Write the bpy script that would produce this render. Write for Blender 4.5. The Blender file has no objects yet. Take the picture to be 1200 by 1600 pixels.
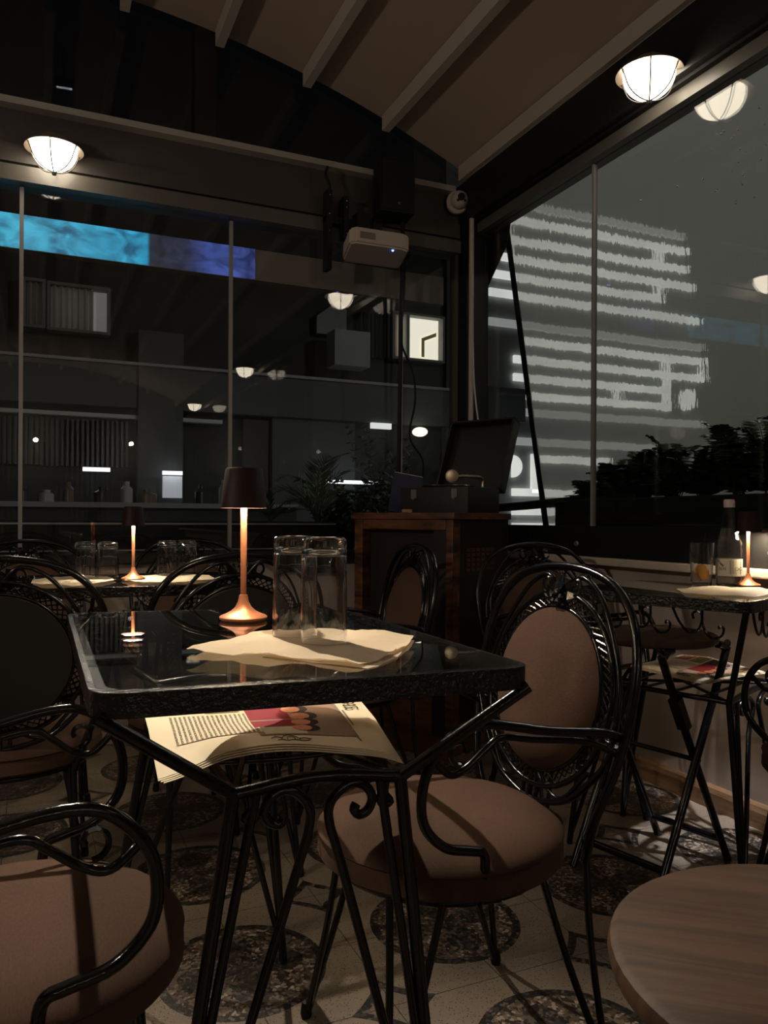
import bpy, bmesh, math, random
from mathutils import Vector, Matrix
random.seed(7)
PI = math.pi
sc = bpy.context.scene
COL = sc.collection
R = math.radians

# ------------------------------------------------------------------ helpers
def V(*a): return Vector(a)

def link(o, parent=None):
    COL.objects.link(o)
    if parent is not None: o.parent = parent
    return o

def obj(name, bm, mat, parent=None, smooth=True, loc=None, rot=None):
    me = bpy.data.meshes.new(name)
    bm.to_mesh(me); bm.free()
    if mat is not None:
        for m in (mat if isinstance(mat, (list, tuple)) else [mat]): me.materials.append(m)
    if smooth:
        for p in me.polygons: p.use_smooth = True
        try: me.set_sharp_from_angle(angle=R(38))
        except Exception: pass
    o = bpy.data.objects.new(name, me)
    link(o, parent)
    if loc: o.location = loc
    if rot: o.rotation_euler = rot
    return o

def tag(o, label=None, cat=None, group=None, kind=None):
    if label: o['label'] = label
    if cat: o['category'] = cat
    if group: o['group'] = group
    if kind: o['kind'] = kind
    return o

def thing(name, label, cat, loc=(0, 0, 0), rz=0.0, group=None):
    o = bpy.data.objects.new(name, None)
    o.empty_display_size = 0.05
    o.location = loc; o.rotation_euler = (0, 0, rz)
    link(o)
    return tag(o, label, cat, group)

def struct(name, bm, mat, parent=None, smooth=False):
    o = obj(name, bm, mat, parent, smooth)
    if parent is None: o['kind'] = 'structure'
    return o

def copy_tree(o, parent=None):
    c = o.copy(); COL.objects.link(c)
    if parent is not None:
        c.parent = parent
    for ch in list(o.children): copy_tree(ch, c)
    return c

def place(src, used, loc, rz, label, group=None):
    o = src if not used else copy_tree(src)
    o.location = loc; o.rotation_euler = (0, 0, rz)
    o['label'] = label
    if group: o['group'] = group
    return o

def B(): return bmesh.new()

def box(bm, x0, x1, y0, y1, z0, z1, M=None, bev=0.0):
    vs = [bm.verts.new((x, y, z)) for x in (x0, x1) for y in (y0, y1) for z in (z0, z1)]
    f = [(0, 1, 3, 2), (4, 6, 7, 5), (0, 4, 5, 1), (2, 3, 7, 6), (0, 2, 6, 4), (1, 5, 7, 3)]
    fs = [bm.faces.new([vs[i] for i in q]) for q in f]
    if bev:
        es = set(e for fc in fs for e in fc.edges)
        r = bmesh.ops.bevel(bm, geom=list(es), offset=bev, segments=2, affect='EDGES', profile=0.7)
        if M is not None:
            vv = set(v for fc in r['faces'] for v in fc.verts)
            for fc in fs:
                if fc.is_valid: vv |= set(fc.verts)
            bmesh.ops.transform(bm, matrix=M, verts=list(vv))
    elif M is not None:
        bmesh.ops.transform(bm, matrix=M, verts=vs)
    return bm

def BX(*a, **k):
    return box(B(), *a, **k)

def prism(bm, pts, h0, h1, axis='z'):
    """polygon (list of 2D) extruded between h0 and h1 along axis"""
    def mk(p, h):
        if axis == 'z': return (p[0], p[1], h)
        if axis == 'y': return (p[0], h, p[1])
        return (h, p[0], p[1])
    a = [bm.verts.new(mk(p, h0)) for p in pts]
    b = [bm.verts.new(mk(p, h1)) for p in pts]
    n = len(pts)
    bm.faces.new(a[::-1]); bm.faces.new(b)
    for i in range(n):
        bm.faces.new((a[i], a[(i + 1) % n], b[(i + 1) % n], b[i]))
    bmesh.ops.recalc_face_normals(bm, faces=bm.faces[:])
    return bm

def smooth_pts(pts, n=6, closed=False):
    P = [Vector(p) for p in pts]
    if n <= 1 or len(P) < 3: return P
    out = []
    m = len(P)
    rng = range(m) if closed else range(m - 1)
    for i in rng:
        p1, p2 = P[i], P[(i + 1) % m]
        p0 = P[(i - 1) % m] if (closed or i > 0) else p1 * 2 - p2
        p3 = P[(i + 2) % m] if (closed or i + 2 < m) else p2 * 2 - p1
        for k in range(n):
            t = k / n
            out.append(0.5 * ((2 * p1) + (p2 - p0) * t + (2 * p0 - 5 * p1 + 4 * p2 - p3) * t * t
                              + (3 * p1 - p0 - 3 * p2 + p3) * t ** 3))
    if not closed: out.append(P[-1])
    return out

def tube(bm, pts, r, seg=6, n=5, closed=False, r1=None, flat=None):
    P = smooth_pts(pts, n, closed)
    if r > 0.004 and seg < 10: seg = 10
    m = len(P)
    rings = []
    up = None
    for i in range(m):
        if closed: t = P[(i + 1) % m] - P[i - 1]
        else: t = P[min(i + 1, m - 1)] - P[max(i - 1, 0)]
        if t.length < 1e-9: t = Vector((0, 0, 1))
        t.normalize()
        if up is None:
            up = Vector((0, 0, 1)) if abs(t.z) < 0.9 else Vector((1, 0, 0))
        a = (up - t * up.dot(t))
        if a.length < 1e-6: a = t.orthogonal()
        a.normalize(); b = t.cross(a); up = a
        rr = r if r1 is None else r + (r1 - r) * i / max(1, m - 1)
        fx = flat or 1.0
        rings.append([bm.verts.new(P[i] + (a * math.cos(2 * PI * k / seg) + b * math.sin(2 * PI * k / seg) * fx) * rr)
                      for k in range(seg)])
    cnt = m if closed else m - 1
    for i in range(cnt):
        A, C = rings[i], rings[(i + 1) % m]
        for k in range(seg):
            bm.faces.new((A[k], A[(k + 1) % seg], C[(k + 1) % seg], C[k]))
    if not closed:
        bm.faces.new(rings[0][::-1]); bm.faces.new(rings[-1])
    return bm

def lathe(bm, prof, seg=32, cx=0, cy=0, cz=0):
    rings = []
    for r, z in prof:
        if r < 1e-6: rings.append([bm.verts.new((cx, cy, cz + z))])
        else: rings.append([bm.verts.new((cx + r * math.cos(2 * PI * k / seg), cy + r * math.sin(2 * PI * k / seg), cz + z)) for k in range(seg)])
    for A, C in zip(rings, rings[1:]):
        if len(A) == 1 and len(C) == 1: continue
        for k in range(seg):
            if len(A) == 1: bm.faces.new((A[0], C[(k + 1) % seg], C[k]))
            elif len(C) == 1: bm.faces.new((A[k], A[(k + 1) % seg], C[0]))
            else: bm.faces.new((A[k], A[(k + 1) % seg], C[(k + 1) % seg], C[k]))
    bmesh.ops.recalc_face_normals(bm, faces=bm.faces[:])
    return bm

def thicken(bm, t):
    """give an open sheet a real thickness downwards"""
    vs = bm.verts[:]; fs = bm.faces[:]; be = [(e.verts[0], e.verts[1]) for e in bm.edges if e.is_boundary]
    for f in fs:
        f.normal_update()
        if f.normal.z < 0: f.normal_flip()
    low = {v: bm.verts.new(v.co - Vector((0, 0, t))) for v in vs}
    for f in fs: bm.faces.new([low[v] for v in reversed(f.verts[:])])
    for a, b in be: bm.faces.new((a, b, low[b], low[a]))
    return bm

def ball(bm, c, r, seg=8, sz=1.0):
    prof = [(r * math.sin(PI * i / seg), -r * sz * math.cos(PI * i / seg)) for i in range(seg + 1)]
    prof[0] = (0, -r * sz); prof[-1] = (0, r * sz)
    return lathe(bm, prof, max(8, seg), *c)

def spiral(c, r0, r1, a0, a1, plane='xz', n=14, y=0.0):
    out = []
    for i in range(n + 1):
        t = i / n
        a = a0 + (a1 - a0) * t; r = r0 + (r1 - r0) * t
        u, w = c[0] + r * math.cos(a), c[1] + r * math.sin(a)
        out.append({'xz': (u, y, w), 'yz': (y, u, w), 'xy': (u, w, y)}[plane])
    return out

# ------------------------------------------------------------------ materials
def newmat(name):
    m = bpy.data.materials.new(name); m.use_nodes = True
    nt = m.node_tree
    return m, nt, nt.nodes['Principled BSDF'], nt.nodes['Material Output']

def plain(name, c, rough=0.5, metal=0.0, bump=0.0, bscale=60.0, var=0.0, spec=0.5, coat=0.0):
    m, nt, p, out = newmat(name)
    p.inputs['Base Color'].default_value = (*c, 1)
    p.inputs['Roughness'].default_value = rough
    p.inputs['Metallic'].default_value = metal
    p.inputs['Specular IOR Level'].default_value = spec
    p.inputs['Coat Weight'].default_value = coat
    if bump or var:
        tc = nt.nodes.new('ShaderNodeTexCoord')
        nz = nt.nodes.new('ShaderNodeTexNoise'); nz.inputs['Scale'].default_value = bscale
        nz.inputs['Detail'].default_value = 4
        nt.links.new(tc.outputs['Object'], nz.inputs['Vector'])
        if bump:
            b = nt.nodes.new('ShaderNodeBump'); b.inputs['Strength'].default_value = bump
            b.inputs['Distance'].default_value = 0.004
            nt.links.new(nz.outputs['Fac'], b.inputs['Height']); nt.links.new(b.outputs['Normal'], p.inputs['Normal'])
        if var:
            mx = nt.nodes.new('ShaderNodeMix'); mx.data_type = 'RGBA'
            mx.inputs[6].default_value = (*[v * (1 - var) for v in c], 1)
            mx.inputs[7].default_value = (*[min(1, v * (1 + var)) for v in c], 1)
            nt.links.new(nz.outputs['Fac'], mx.inputs[0]); nt.links.new(mx.outputs[2], p.inputs['Base Color'])
    return m

def emis(name, c, s, base=(0.8, 0.8, 0.8)):
    m, nt, p, out = newmat(name)
    p.inputs['Base Color'].default_value = (*base, 1)
    p.inputs['Emission Color'].default_value = (*c, 1)
    p.inputs['Emission Strength'].default_value = s
    return m

def mnode(nt, op, a=None, b=None, c=None):
    n = nt.nodes.new('ShaderNodeMath'); n.operation = op
    for i, v in enumerate((a, b, c)):
        if v is None: continue
        if isinstance(v, (int, float)): n.inputs[i].default_value = v
        else: nt.links.new(v, n.inputs[i])
    return n.outputs[0]

def sheet_glass(name, tint=(1, 1, 1), f0=0.045, rough=0.0, streak=False):
    """thin pane: mirror reflection growing towards grazing angles, otherwise clear"""
    m, nt, p, out = newmat(name); nt.nodes.remove(p)
    lw = nt.nodes.new('ShaderNodeLayerWeight'); lw.inputs['Blend'].default_value = 0.5
    pw = mnode(nt, 'POWER', lw.outputs['Facing'], 4.2)
    fac = mnode(nt, 'MULTIPLY_ADD', pw, 1 - f0, f0)
    tr = nt.nodes.new('ShaderNodeBsdfTransparent'); tr.inputs[0].default_value = (*tint, 1)
    gl = nt.nodes.new('ShaderNodeBsdfGlossy'); gl.inputs['Roughness'].default_value = rough
    gl.inputs[0].default_value = (1, 1, 1, 1)
    mx = nt.nodes.new('ShaderNodeMixShader')
    nt.links.new(fac, mx.inputs[0]); nt.links.new(tr.outputs[0], mx.inputs[1]); nt.links.new(gl.outputs[0], mx.inputs[2])
    nt.links.new(mx.outputs[0], out.inputs[0])
    return m

def solid_glass(name, ior=1.47, color=(1, 1, 1), rough=0.0):
    m, nt, p, out = newmat(name)
    p.inputs['Base Color'].default_value = (*color, 1)
    p.inputs['Transmission Weight'].default_value = 1
    p.inputs['IOR'].default_value = ior; p.inputs['Roughness'].default_value = rough
    return m

def fabric(name, c, scale=420.0):
    m, nt, p, out = newmat(name)
    p.inputs['Roughness'].default_value = 0.9; p.inputs['Specular IOR Level'].default_value = 0.15
    tc = nt.nodes.new('ShaderNodeTexCoord')
    w1 = nt.nodes.new('ShaderNodeTexNoise'); w1.inputs['Scale'].default_value = 1.0; w1.inputs['Detail'].default_value = 2
    mp = nt.nodes.new('ShaderNodeMapping'); mp.inputs['Scale'].default_value = (480, 150, 300)
    nt.links.new(tc.outputs['Object'], mp.inputs['Vector']); nt.links.new(mp.outputs[0], w1.inputs['Vector'])
    nz = nt.nodes.new('ShaderNodeTexNoise'); nz.inputs['Scale'].default_value = 9; nz.inputs['Detail'].default_value = 3
    nt.links.new(tc.outputs['Object'], nz.inputs['Vector'])
    s = w1.outputs['Fac']
    k = mnode(nt, 'MULTIPLY_ADD', nz.outputs['Fac'], 0.4, mnode(nt, 'MULTIPLY', s, 0.6))
    mx = nt.nodes.new('ShaderNodeMix'); mx.data_type = 'RGBA'
    mx.inputs[6].default_value = (*[v * 0.6 for v in c], 1); mx.inputs[7].default_value = (*[v * 1.5 for v in c], 1)
    nt.links.new(k, mx.inputs[0]); nt.links.new(mx.outputs[2], p.inputs['Base Color'])
    b = nt.nodes.new('ShaderNodeBump'); b.inputs['Strength'].default_value = 0.25; b.inputs['Distance'].default_value = 0.001
    nt.links.new(s, b.inputs['Height']); nt.links.new(b.outputs['Normal'], p.inputs['Normal'])
    return m

def wood(name, c0, c1, rough=0.4, scale=(2, 30, 2), axis_rot=0.0, coat=0.0):
    m, nt, p, out = newmat(name)
    p.inputs['Roughness'].default_value = rough; p.inputs['Coat Weight'].default_value = coat
    tc = nt.nodes.new('ShaderNodeTexCoord'); mp = nt.nodes.new('ShaderNodeMapping')
    mp.inputs['Scale'].default_value = scale; mp.inputs['Rotation'].default_value = (0, 0, axis_rot)
    nz = nt.nodes.new('ShaderNodeTexNoise'); nz.inputs['Scale'].default_value = 1.6; nz.inputs['Detail'].default_value = 8
    nz.inputs['Roughness'].default_value = 0.65; nz.inputs['Distortion'].default_value = 0.6
    nt.links.new(tc.outputs['Object'], mp.inputs['Vector']); nt.links.new(mp.outputs[0], nz.inputs['Vector'])
    cr = nt.nodes.new('ShaderNodeValToRGB')
    cr.color_ramp.elements[0].position = 0.35; cr.color_ramp.elements[1].position = 0.7
    cr.color_ramp.elements[0].color = (*c0, 1); cr.color_ramp.elements[1].color = (*c1, 1)
    nt.links.new(nz.outputs['Fac'], cr.inputs[0]); nt.links.new(cr.outputs[0], p.inputs['Base Color'])
    return m

IRON = plain('black_iron_paint', (0.0035, 0.0035, 0.004), 0.17, bump=0.12, bscale=180)
HAMMER = plain('hammered_black_iron', (0.0035, 0.0035, 0.004), 0.2, bump=1.0, bscale=120)
MATBLACK = plain('matt_black', (0.006, 0.006, 0.0063), 0.6, spec=0.3)
FRAME = plain('dark_window_metal', (0.010, 0.0098, 0.0098), 0.38, bump=0.08, bscale=30, metal=0.0)
BOARD = plain('dark_brown_board', (0.05, 0.043, 0.038), 0.55, var=0.25, bscale=14)
RAILM = plain('bronze_grey_rail', (0.10, 0.092, 0.08), 0.35, bump=0.05, bscale=40)
TRIMW = plain('worn_cream_trim', (0.36, 0.33, 0.29), 0.5, var=0.2, bscale=8)
SEATF = fabric('brown_mauve_upholstery', (0.090, 0.052, 0.037))
BACKSHADE = plain('painted_back_shade', (0.012, 0.011, 0.011), 0.85)  # black stands for the unlit rear of the backrests
COPPER = plain('matt_copper', (0.40, 0.15, 0.075), 0.45, metal=0.6)
SHADE = plain('maroon_lampshade', (0.016, 0.003, 0.003), 0.6, spec=0.3)
LED = emis('warm_led', (1.0, 0.77, 0.49), 110)
LED2 = emis('warm_led_small', (1.0, 0.80, 0.54), 230)
BOWL = emis('opal_lamp_bowl', (1.0, 0.86, 0.66), 11.5)
LAMPW = plain('aged_brass_enamel', (0.13, 0.10, 0.07), 0.45)
GUARD = plain('dark_wire', (0.03, 0.027, 0.024), 0.5)
PANE = sheet_glass('window_pane', (0.90, 0.92, 0.92), 0.032)
TOPG = sheet_glass('smoked_table_glass', (0.90, 0.92, 0.915), 0.04)
TUMB = solid_glass('tumbler_glass', 1.46)
BOTG = solid_glass('bottle_glass', 1.42, (0.97, 0.99, 0.98))
PAPER = plain('cream_paper', (0.84, 0.72, 0.56), 0.8)
def thin_paper(name, c, tr=0.35):
    m, nt, p, out = newmat(name)
    p.inputs['Base Color'].default_value = (*c, 1); p.inputs['Roughness'].default_value = 0.85; p.inputs['Specular IOR Level'].default_value = 0.1
    tc = nt.nodes.new('ShaderNodeTexCoord'); nz = nt.nodes.new('ShaderNodeTexNoise'); nz.inputs['Scale'].default_value = 26; nz.inputs['Detail'].default_value = 5
    nz.inputs['Distortion'].default_value = 1.5
    nt.links.new(tc.outputs['Object'], nz.inputs['Vector'])
    b = nt.nodes.new('ShaderNodeBump'); b.inputs['Strength'].default_value = 0.5; b.inputs['Distance'].default_value = 0.006
    nt.links.new(nz.outputs['Fac'], b.inputs['Height']); nt.links.new(b.outputs['Normal'], p.inputs['Normal'])
    t = nt.nodes.new('ShaderNodeBsdfTranslucent'); t.inputs[0].default_value = (*c, 1)
    mx = nt.nodes.new('ShaderNodeMixShader'); mx.inputs[0].default_value = tr
    nt.links.new(p.outputs[0], mx.inputs[1]); nt.links.new(t.outputs[0], mx.inputs[2]); nt.links.new(mx.outputs[0], out.inputs[0])
    return m
SHEET = thin_paper('thin_table_paper', (0.93, 0.83, 0.67), 0.5)
NEWSP = plain('newsprint', (0.92, 0.78, 0.58), 0.85, var=0.06, bscale=12)
INK = plain('printing_ink', (0.05, 0.04, 0.035), 0.8)
WOODT = wood('oiled_table_wood', (0.032, 0.018, 0.011), (0.085, 0.047, 0.028), 0.6, (1.5, 22, 2), 0.3)
OLDW = wood('worn_varnished_wood', (0.008, 0.0035, 0.002), (0.26, 0.095, 0.03), 0.45, (3, 3, 14))
DARKW = plain('dark_stained_wood', (0.012, 0.006, 0.004), 0.5, var=0.4, bscale=18)
PLASTW = plain('beige_white_plastic', (0.50, 0.42, 0.36), 0.45)
WHITEC = plain('white_cable', (0.55, 0.52, 0.48), 0.5)
CLOTH = plain('awning_fabric', (0.42, 0.32, 0.25), 0.9, bump=0.05, bscale=300, var=0.04)
RAFT = plain('cream_rafter', (0.50, 0.44, 0.37), 0.5)
WALLP = plain('brown_grey_plaster', (0.52, 0.43, 0.37), 0.75, bump=0.15, bscale=5, var=0.3)
SILL = plain('pale_stone_sill', (0.62, 0.54, 0.45), 0.5, var=0.12, bscale=20)
BASEB = wood('brown_tile_skirting', (0.15, 0.08, 0.045), (0.36, 0.21, 0.11), 0.45, (3, 3, 20))
LEAF = plain('dark_leaf', (0.022, 0.038, 0.012), 0.5, var=0.4, bscale=10)
LEAF2 = plain('palm_leaf', (0.06, 0.09, 0.035), 0.5, var=0.4, bscale=10)
LEAF3 = plain('olive_leaf', (0.045, 0.058, 0.035), 0.6, var=0.4, bscale=10)
PORANGE = plain('orange_slice_flesh', (0.95, 0.42, 0.02), 0.45, var=0.15, bscale=80)
PEEL = plain('orange_peel', (0.9, 0.33, 0.02), 0.5)

WOODT.node_tree.nodes['Principled BSDF'].inputs['Specular IOR Level'].default_value = 0.2
# ------------------------------------------------------------------ floor
def floor_mat():
    m, nt, p, out = newmat('patterned_terrazzo_tiles')
    N = nt.nodes.new; L = nt.links.new
    geo = N('ShaderNodeTexCoord')
    off = N('ShaderNodeVectorMath'); off.operation = 'SUBTRACT'; off.inputs[1].default_value = (0.17, 1.455, 0)
    L(geo.outputs['Object'], off.inputs[0])
    def wrap(src, half):
        w = N('ShaderNodeVectorMath'); w.operation = 'WRAP'
        w.inputs[1].default_value = (half, half, half); w.inputs[2].default_value = (-half, -half, -half)
        L(src, w.inputs[0]); return w.outputs[0]
    u = wrap(off.outputs[0], 0.255)                       # diamonds at cell centre
    o2 = N('ShaderNodeVectorMath'); o2.operation = 'ADD'; o2.inputs[1].default_value = (0.255, 0.255, 0)
    L(off.outputs[0], o2.inputs[0])
    v = wrap(o2.outputs[0], 0.255)                        # circles
    s = wrap(off.outputs[0], 0.1275)                      # joints
    def xy(src):
        x = N('ShaderNodeSeparateXYZ'); L(src, x.inputs[0]); return x.outputs[0], x.outputs[1]
    ux, uy = xy(u); vx, vy = xy(v); sx, sy = xy(s)
    d = mnode(nt, 'SQRT', mnode(nt, 'ADD', mnode(nt, 'MULTIPLY', vx, vx), mnode(nt, 'MULTIPLY', vy, vy)))
    incirc = mnode(nt, 'LESS_THAN', d, 0.186)
    inring = mnode(nt, 'LESS_THAN', d, 0.166)
    au = mnode(nt, 'POWER', mnode(nt, 'ABSOLUTE', ux), 0.85); bu = mnode(nt, 'POWER', mnode(nt, 'ABSOLUTE', uy), 0.85)
    dd = mnode(nt, 'ADD', au, bu)
    india = mnode(nt, 'LESS_THAN', dd, 0.098 ** 0.85)
    india2 = mnode(nt, 'LESS_THAN', dd, 0.066 ** 0.85)
    jn = mnode(nt, 'MINIMUM', mnode(nt, 'ABSOLUTE', sx), mnode(nt, 'ABSOLUTE', sy))
    joint = mnode(nt, 'LESS_THAN', jn, 0.0011)
    ang = mnode(nt, 'ARCTAN2', vy, vx)
    pet = mnode(nt, 'MULTIPLY', mnode(nt, 'ABSOLUTE', mnode(nt, 'COSINE', mnode(nt, 'MULTIPLY', ang, 2.0))), 0.13)
    nz = N('ShaderNodeTexNoise'); nz.inputs['Scale'].default_value = 28; L(geo.outputs['Object'], nz.inputs['Vector'])
    pet2 = mnode(nt, 'MULTIPLY_ADD', nz.outputs['Fac'], 0.05, pet)
    inpet = mnode(nt, 'LESS_THAN', d, mnode(nt, 'SUBTRACT', pet2, 0.012))
    # chips
    vo = N('ShaderNodeTexVoronoi'); vo.inputs['Scale'].default_value = 210; L(geo.outputs['Object'], vo.inputs['Vector'])
    vc = N('ShaderNodeSeparateColor'); L(vo.outputs['Color'], vc.inputs[0])
    chip = mnode(nt, 'MULTIPLY', mnode(nt, 'LESS_THAN', vo.outputs['Distance'], 0.30), mnode(nt, 'GREATER_THAN', vc.outputs[0], 0.55))
    v2 = N('ShaderNodeTexVoronoi'); v2.inputs['Scale'].default_value = 130; L(geo.outputs['Object'], v2.inputs['Vector'])
    c2 = N('ShaderNodeSeparateColor'); L(v2.outputs['Color'], c2.inputs[0])
    def ramp(src, els):
        r = N('ShaderNodeValToRGB'); cr = r.color_ramp; cr.interpolation = 'CONSTANT'
        while len(cr.elements) < len(els): cr.elements.new(0.5)
        for e, (pos, c) in zip(cr.elements, els): e.position = pos; e.color = (*c, 1)
        L(src, r.inputs[0]); return r.outputs[0]
    peb = ramp(c2.outputs[0], [(0, (0.04, 0.03, 0.024)), (0.3, (0.12, 0.085, 0.06)), (0.62, (0.22, 0.165, 0.12)), (0.85, (0.42, 0.34, 0.27))])
    pebd = ramp(c2.outputs[1], [(0, (0.02, 0.017, 0.015)), (0.45, (0.055, 0.045, 0.038)), (0.8, (0.14, 0.11, 0.09))])
    ringc = ramp(c2.outputs[2], [(0, (0.018, 0.016, 0.015)), (0.6, (0.06, 0.052, 0.045)), (0.9, (0.16, 0.13, 0.11))])
    n2 = N('ShaderNodeTexNoise'); n2.inputs['Scale'].default_value = 2.5; n2.inputs['Detail'].default_value = 5
    L(geo.outputs['Object'], n2.inputs['Vector'])
    bg = N('ShaderNodeMix'); bg.data_type = 'RGBA'; bg.inputs[6].default_value = (0.235, 0.18, 0.135, 1); bg.inputs[7].default_value = (0.34, 0.275, 0.21, 1)
    L(n2.outputs['Fac'], bg.inputs[0])
    def mix(f, a, b):
        x = N('ShaderNodeMix'); x.data_type = 'RGBA'
        L(f, x.inputs[0])
        for i, q in ((6, a), (7, b)):
            if isinstance(q, tuple): x.inputs[i].default_value = (*q, 1)
            else: L(q, x.inputs[i])
        return x.outputs[2]
    terr = mix(chip, bg.outputs[2], (0.05, 0.038, 0.03))
    c = mix(india, terr, ringc)
    c = mix(india2, c, mix(chip, (0.24, 0.19, 0.15), (0.05, 0.04, 0.03)))
    c = mix(incirc, c, ringc)
    c = mix(inring, c, mix(inpet, peb, pebd))
    c = mix(joint, c, (0.04, 0.032, 0.027))
    L(c, p.inputs['Base Color'])
    p.inputs['Roughness'].default_value = 0.42
    b = N('ShaderNodeBump'); b.inputs['Strength'].default_value = 0.25; b.inputs['Distance'].default_value = 0.002
    L(mnode(nt, 'SUBTRACT', vo.outputs['Distance'], joint), b.inputs['Height']); L(b.outputs['Normal'], p.inputs['Normal'])
    return m

XW = 2.165          # right wall face
XG = 2.12           # right glass
YG = 3.63           # back glass
XL, YR = -2.165, -5.4
struct('floor', BX(XL, XW, YR, 3.75, -0.04, 0.0), floor_mat())

# ------------------------------------------------------------------ room shell
def ceil_z(x): return 3.295 - 0.109 * x * x
bm = B()
xs = [-2.06 + 4.12 * i / 40 for i in range(41)]
top, low = [], []
for y in (YR, 3.60):
    top.append([bm.verts.new((x, y, ceil_z(x) + 0.012)) for x in xs]); low.append([bm.verts.new((x, y, ceil_z(x))) for x in xs])
for i in range(40):
    bm.faces.new((low[0][i], low[1][i], low[1][i + 1], low[0][i + 1]))
    bm.faces.new((top[0][i], top[0][i + 1], top[1][i + 1], top[1][i]))
    for j in (0, 1): bm.faces.new((low[j][i], low[j][i + 1], top[j][i + 1], top[j][i]))
for i in (0, 40): bm.faces.new((low[0][i], low[1][i], top[1][i], top[0][i]))
bmesh.ops.recalc_face_normals(bm, faces=bm.faces[:])
struct('ceiling', bm, CLOTH, smooth=True)
tn = 0
def trim(bm, mat, smooth=False):
    global tn
    tn += 1
    return struct('trim_%d' % tn, bm, mat, smooth=smooth)
# rafters carrying the awning
for i, x in enumerate([-2.02, -1.6, -1.18, -0.76, -0.34, 0.05, 0.345, 0.76, 1.178, 1.593, 2.03]):
    z = ceil_z(x)
    b = BX(x - 0.02, x + 0.02, YR, 3.57, z - 0.078, z - 0.002)
    for y in (1.4, -1.2): box(b, x - 0.023, x + 0.023, y, y + 0.07, z - 0.081, z - 0.002)
    trim(b, RAFT)
# back wall
struct('wall_back', BX(XL, XW, 3.64, 3.74, 0, 0.80), WALLP)
trim(BX(XL, 2.03, 3.585, 3.74, 0.80, 0.84), FRAME)
trim(BX(XL, 2.03, 3.575, 3.70, 2.395, 2.46), RAILM)
trim(BX(XL, 2.03, 3.60, 3.70, 2.46, 2.475), MATBLACK)
trim(BX(XL, 2.03, 3.585, 3.70, 2.475, 2.55), BOARD)
trim(BX(XL, 2.03, 3.605, 3.70, 2.55, 2.70), BOARD)
trim(BX(XL, 1.985, 3.55, 3.66, 2.70, 2.728), TRIMW)
trim(BX(0.655, 0.755, 3.60, 3.68, 2.728, 3.24), FRAME)
trim(BX(-0.9, -0.8, 3.60, 3.68, 2.728, 3.22), FRAME)
# upper glazing under the arch
bm = B()
pts = [(-2.05, 2.728)] + [(x, ceil_z(x)) for x in [-2.05 + 4.1 * i / 24 for i in range(25)]] + [(2.05, 2.728)]
prism(bm, pts, 3.640, 3.646, 'y')
struct('window_1', bm, PANE)
wn = 1
SEAL = plain('clear_edge_seal', (0.30, 0.30, 0.29), 0.25)
def window(bm, seals, mats=PANE):
    global wn
    wn += 1
    o = struct('window_%d' % wn, bm, mats)
    for s in seals: obj('edge_seal', s, SEAL, o, smooth=False)
    return o
sx = [-1.83, -0.945, -0.058, 0.83, 1.711]
for a, b in zip(sx, sx[1:]):
    window(BX(a + 0.003, b - 0.003, YG, YG + 0.006, 0.84, 2.395), [BX(b - 0.008, b + 0.008, YG - 0.009, YG + 0.012, 0.84, 2.388)])
window(BX(1.714, 2.03, YG, YG + 0.006, 0.84, 2.395), [])
trim(BX(2.015, 2.035, 3.61, 3.66, 0.84, 2.46), RAILM)          # last stile by the corner post
trim(BX(2.035, 2.165, 3.52, 3.70, 0, 2.76), MATBLACK)           # corner post
# right wall: dado, skirting, sill, dark bottom rail, panes, header
struct('wall_right', BX(XW, XW + 0.1, YR, 3.64, 0, 0.82), WALLP)
struct('baseboard_right', prism(B(), [(XW, 0), (XW - 0.022, 0), (XW - 0.022, 0.055), (XW - 0.016, 0.072), (XW - 0.006, 0.08), (XW, 0.08)], YR, 3.5, 'y'), BASEB)
trim(BX(2.085, 2.26, YR, 3.60, 0.818, 0.848, bev=0.006), SILL)
trim(BX(2.105, 2.20, YR, 3.52, 0.848, 0.975), MATBLACK)
screw = BX(0, 0, 0, 0, 0, 0)
trim(BX(2.085, 2.17, YR, 3.52, 2.485, 2.535), RAILM)
trim(BX(2.06, 2.17, YR, 3.52, 2.535, 2.548), MATBLACK)
trim(BX(2.03, 2.17, YR, 3.52, 2.548, 2.76), FRAME)
trim(BX(2.035, 2.12, YR, 3.50, 2.762, 2.79), TRIMW)
trim(BX(2.10, 2.17, YR, 3.52, 2.79, 3.02), MATBLACK)
trim(BX(2.035, 2.075, YR, 3.57, 2.815, 2.85), RAFT)             # awning edge tube
ys = [3.485, 2.615, 1.73, 0.845, -0.04]
for a, b in zip(ys, ys[1:]):
    window(BX(XG, XG + 0.006, b + 0.003, a - 0.003, 0.975, 2.485), [BX(XG - 0.008, XG + 0.012, b - 0.006, b + 0.006, 0.975, 2.48)])
window(BX(XG, XG + 0.006, YR, -0.045, 0.975, 2.485), [])
# left side and far end behind the viewer
struct('wall_left', BX(XL - 0.1, XL, YR, 3.64, 0, 0.9), WALLP)
trim(BX(XL - 0.1, XL + 0.08, YR, 3.6, 2.45, 2.9), FRAME)
window(BX(XL - 0.03, XL - 0.02, YR, 3.6, 0.9, 2.45), [])
RIB = plain('grey_ribbed_cladding', (0.16, 0.155, 0.15), 0.6)
bm = BX(XL - 0.1, XW + 0.1, YR - 0.14, YR - 0.04, 0, 3.35)
for i in range(60):
    x = XL + 0.04 + i * 0.0725
    box(bm, x, x + 0.04, YR - 0.04, YR - 0.015, 0, 2.45)
struct('wall_rear', bm, RIB)

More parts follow.
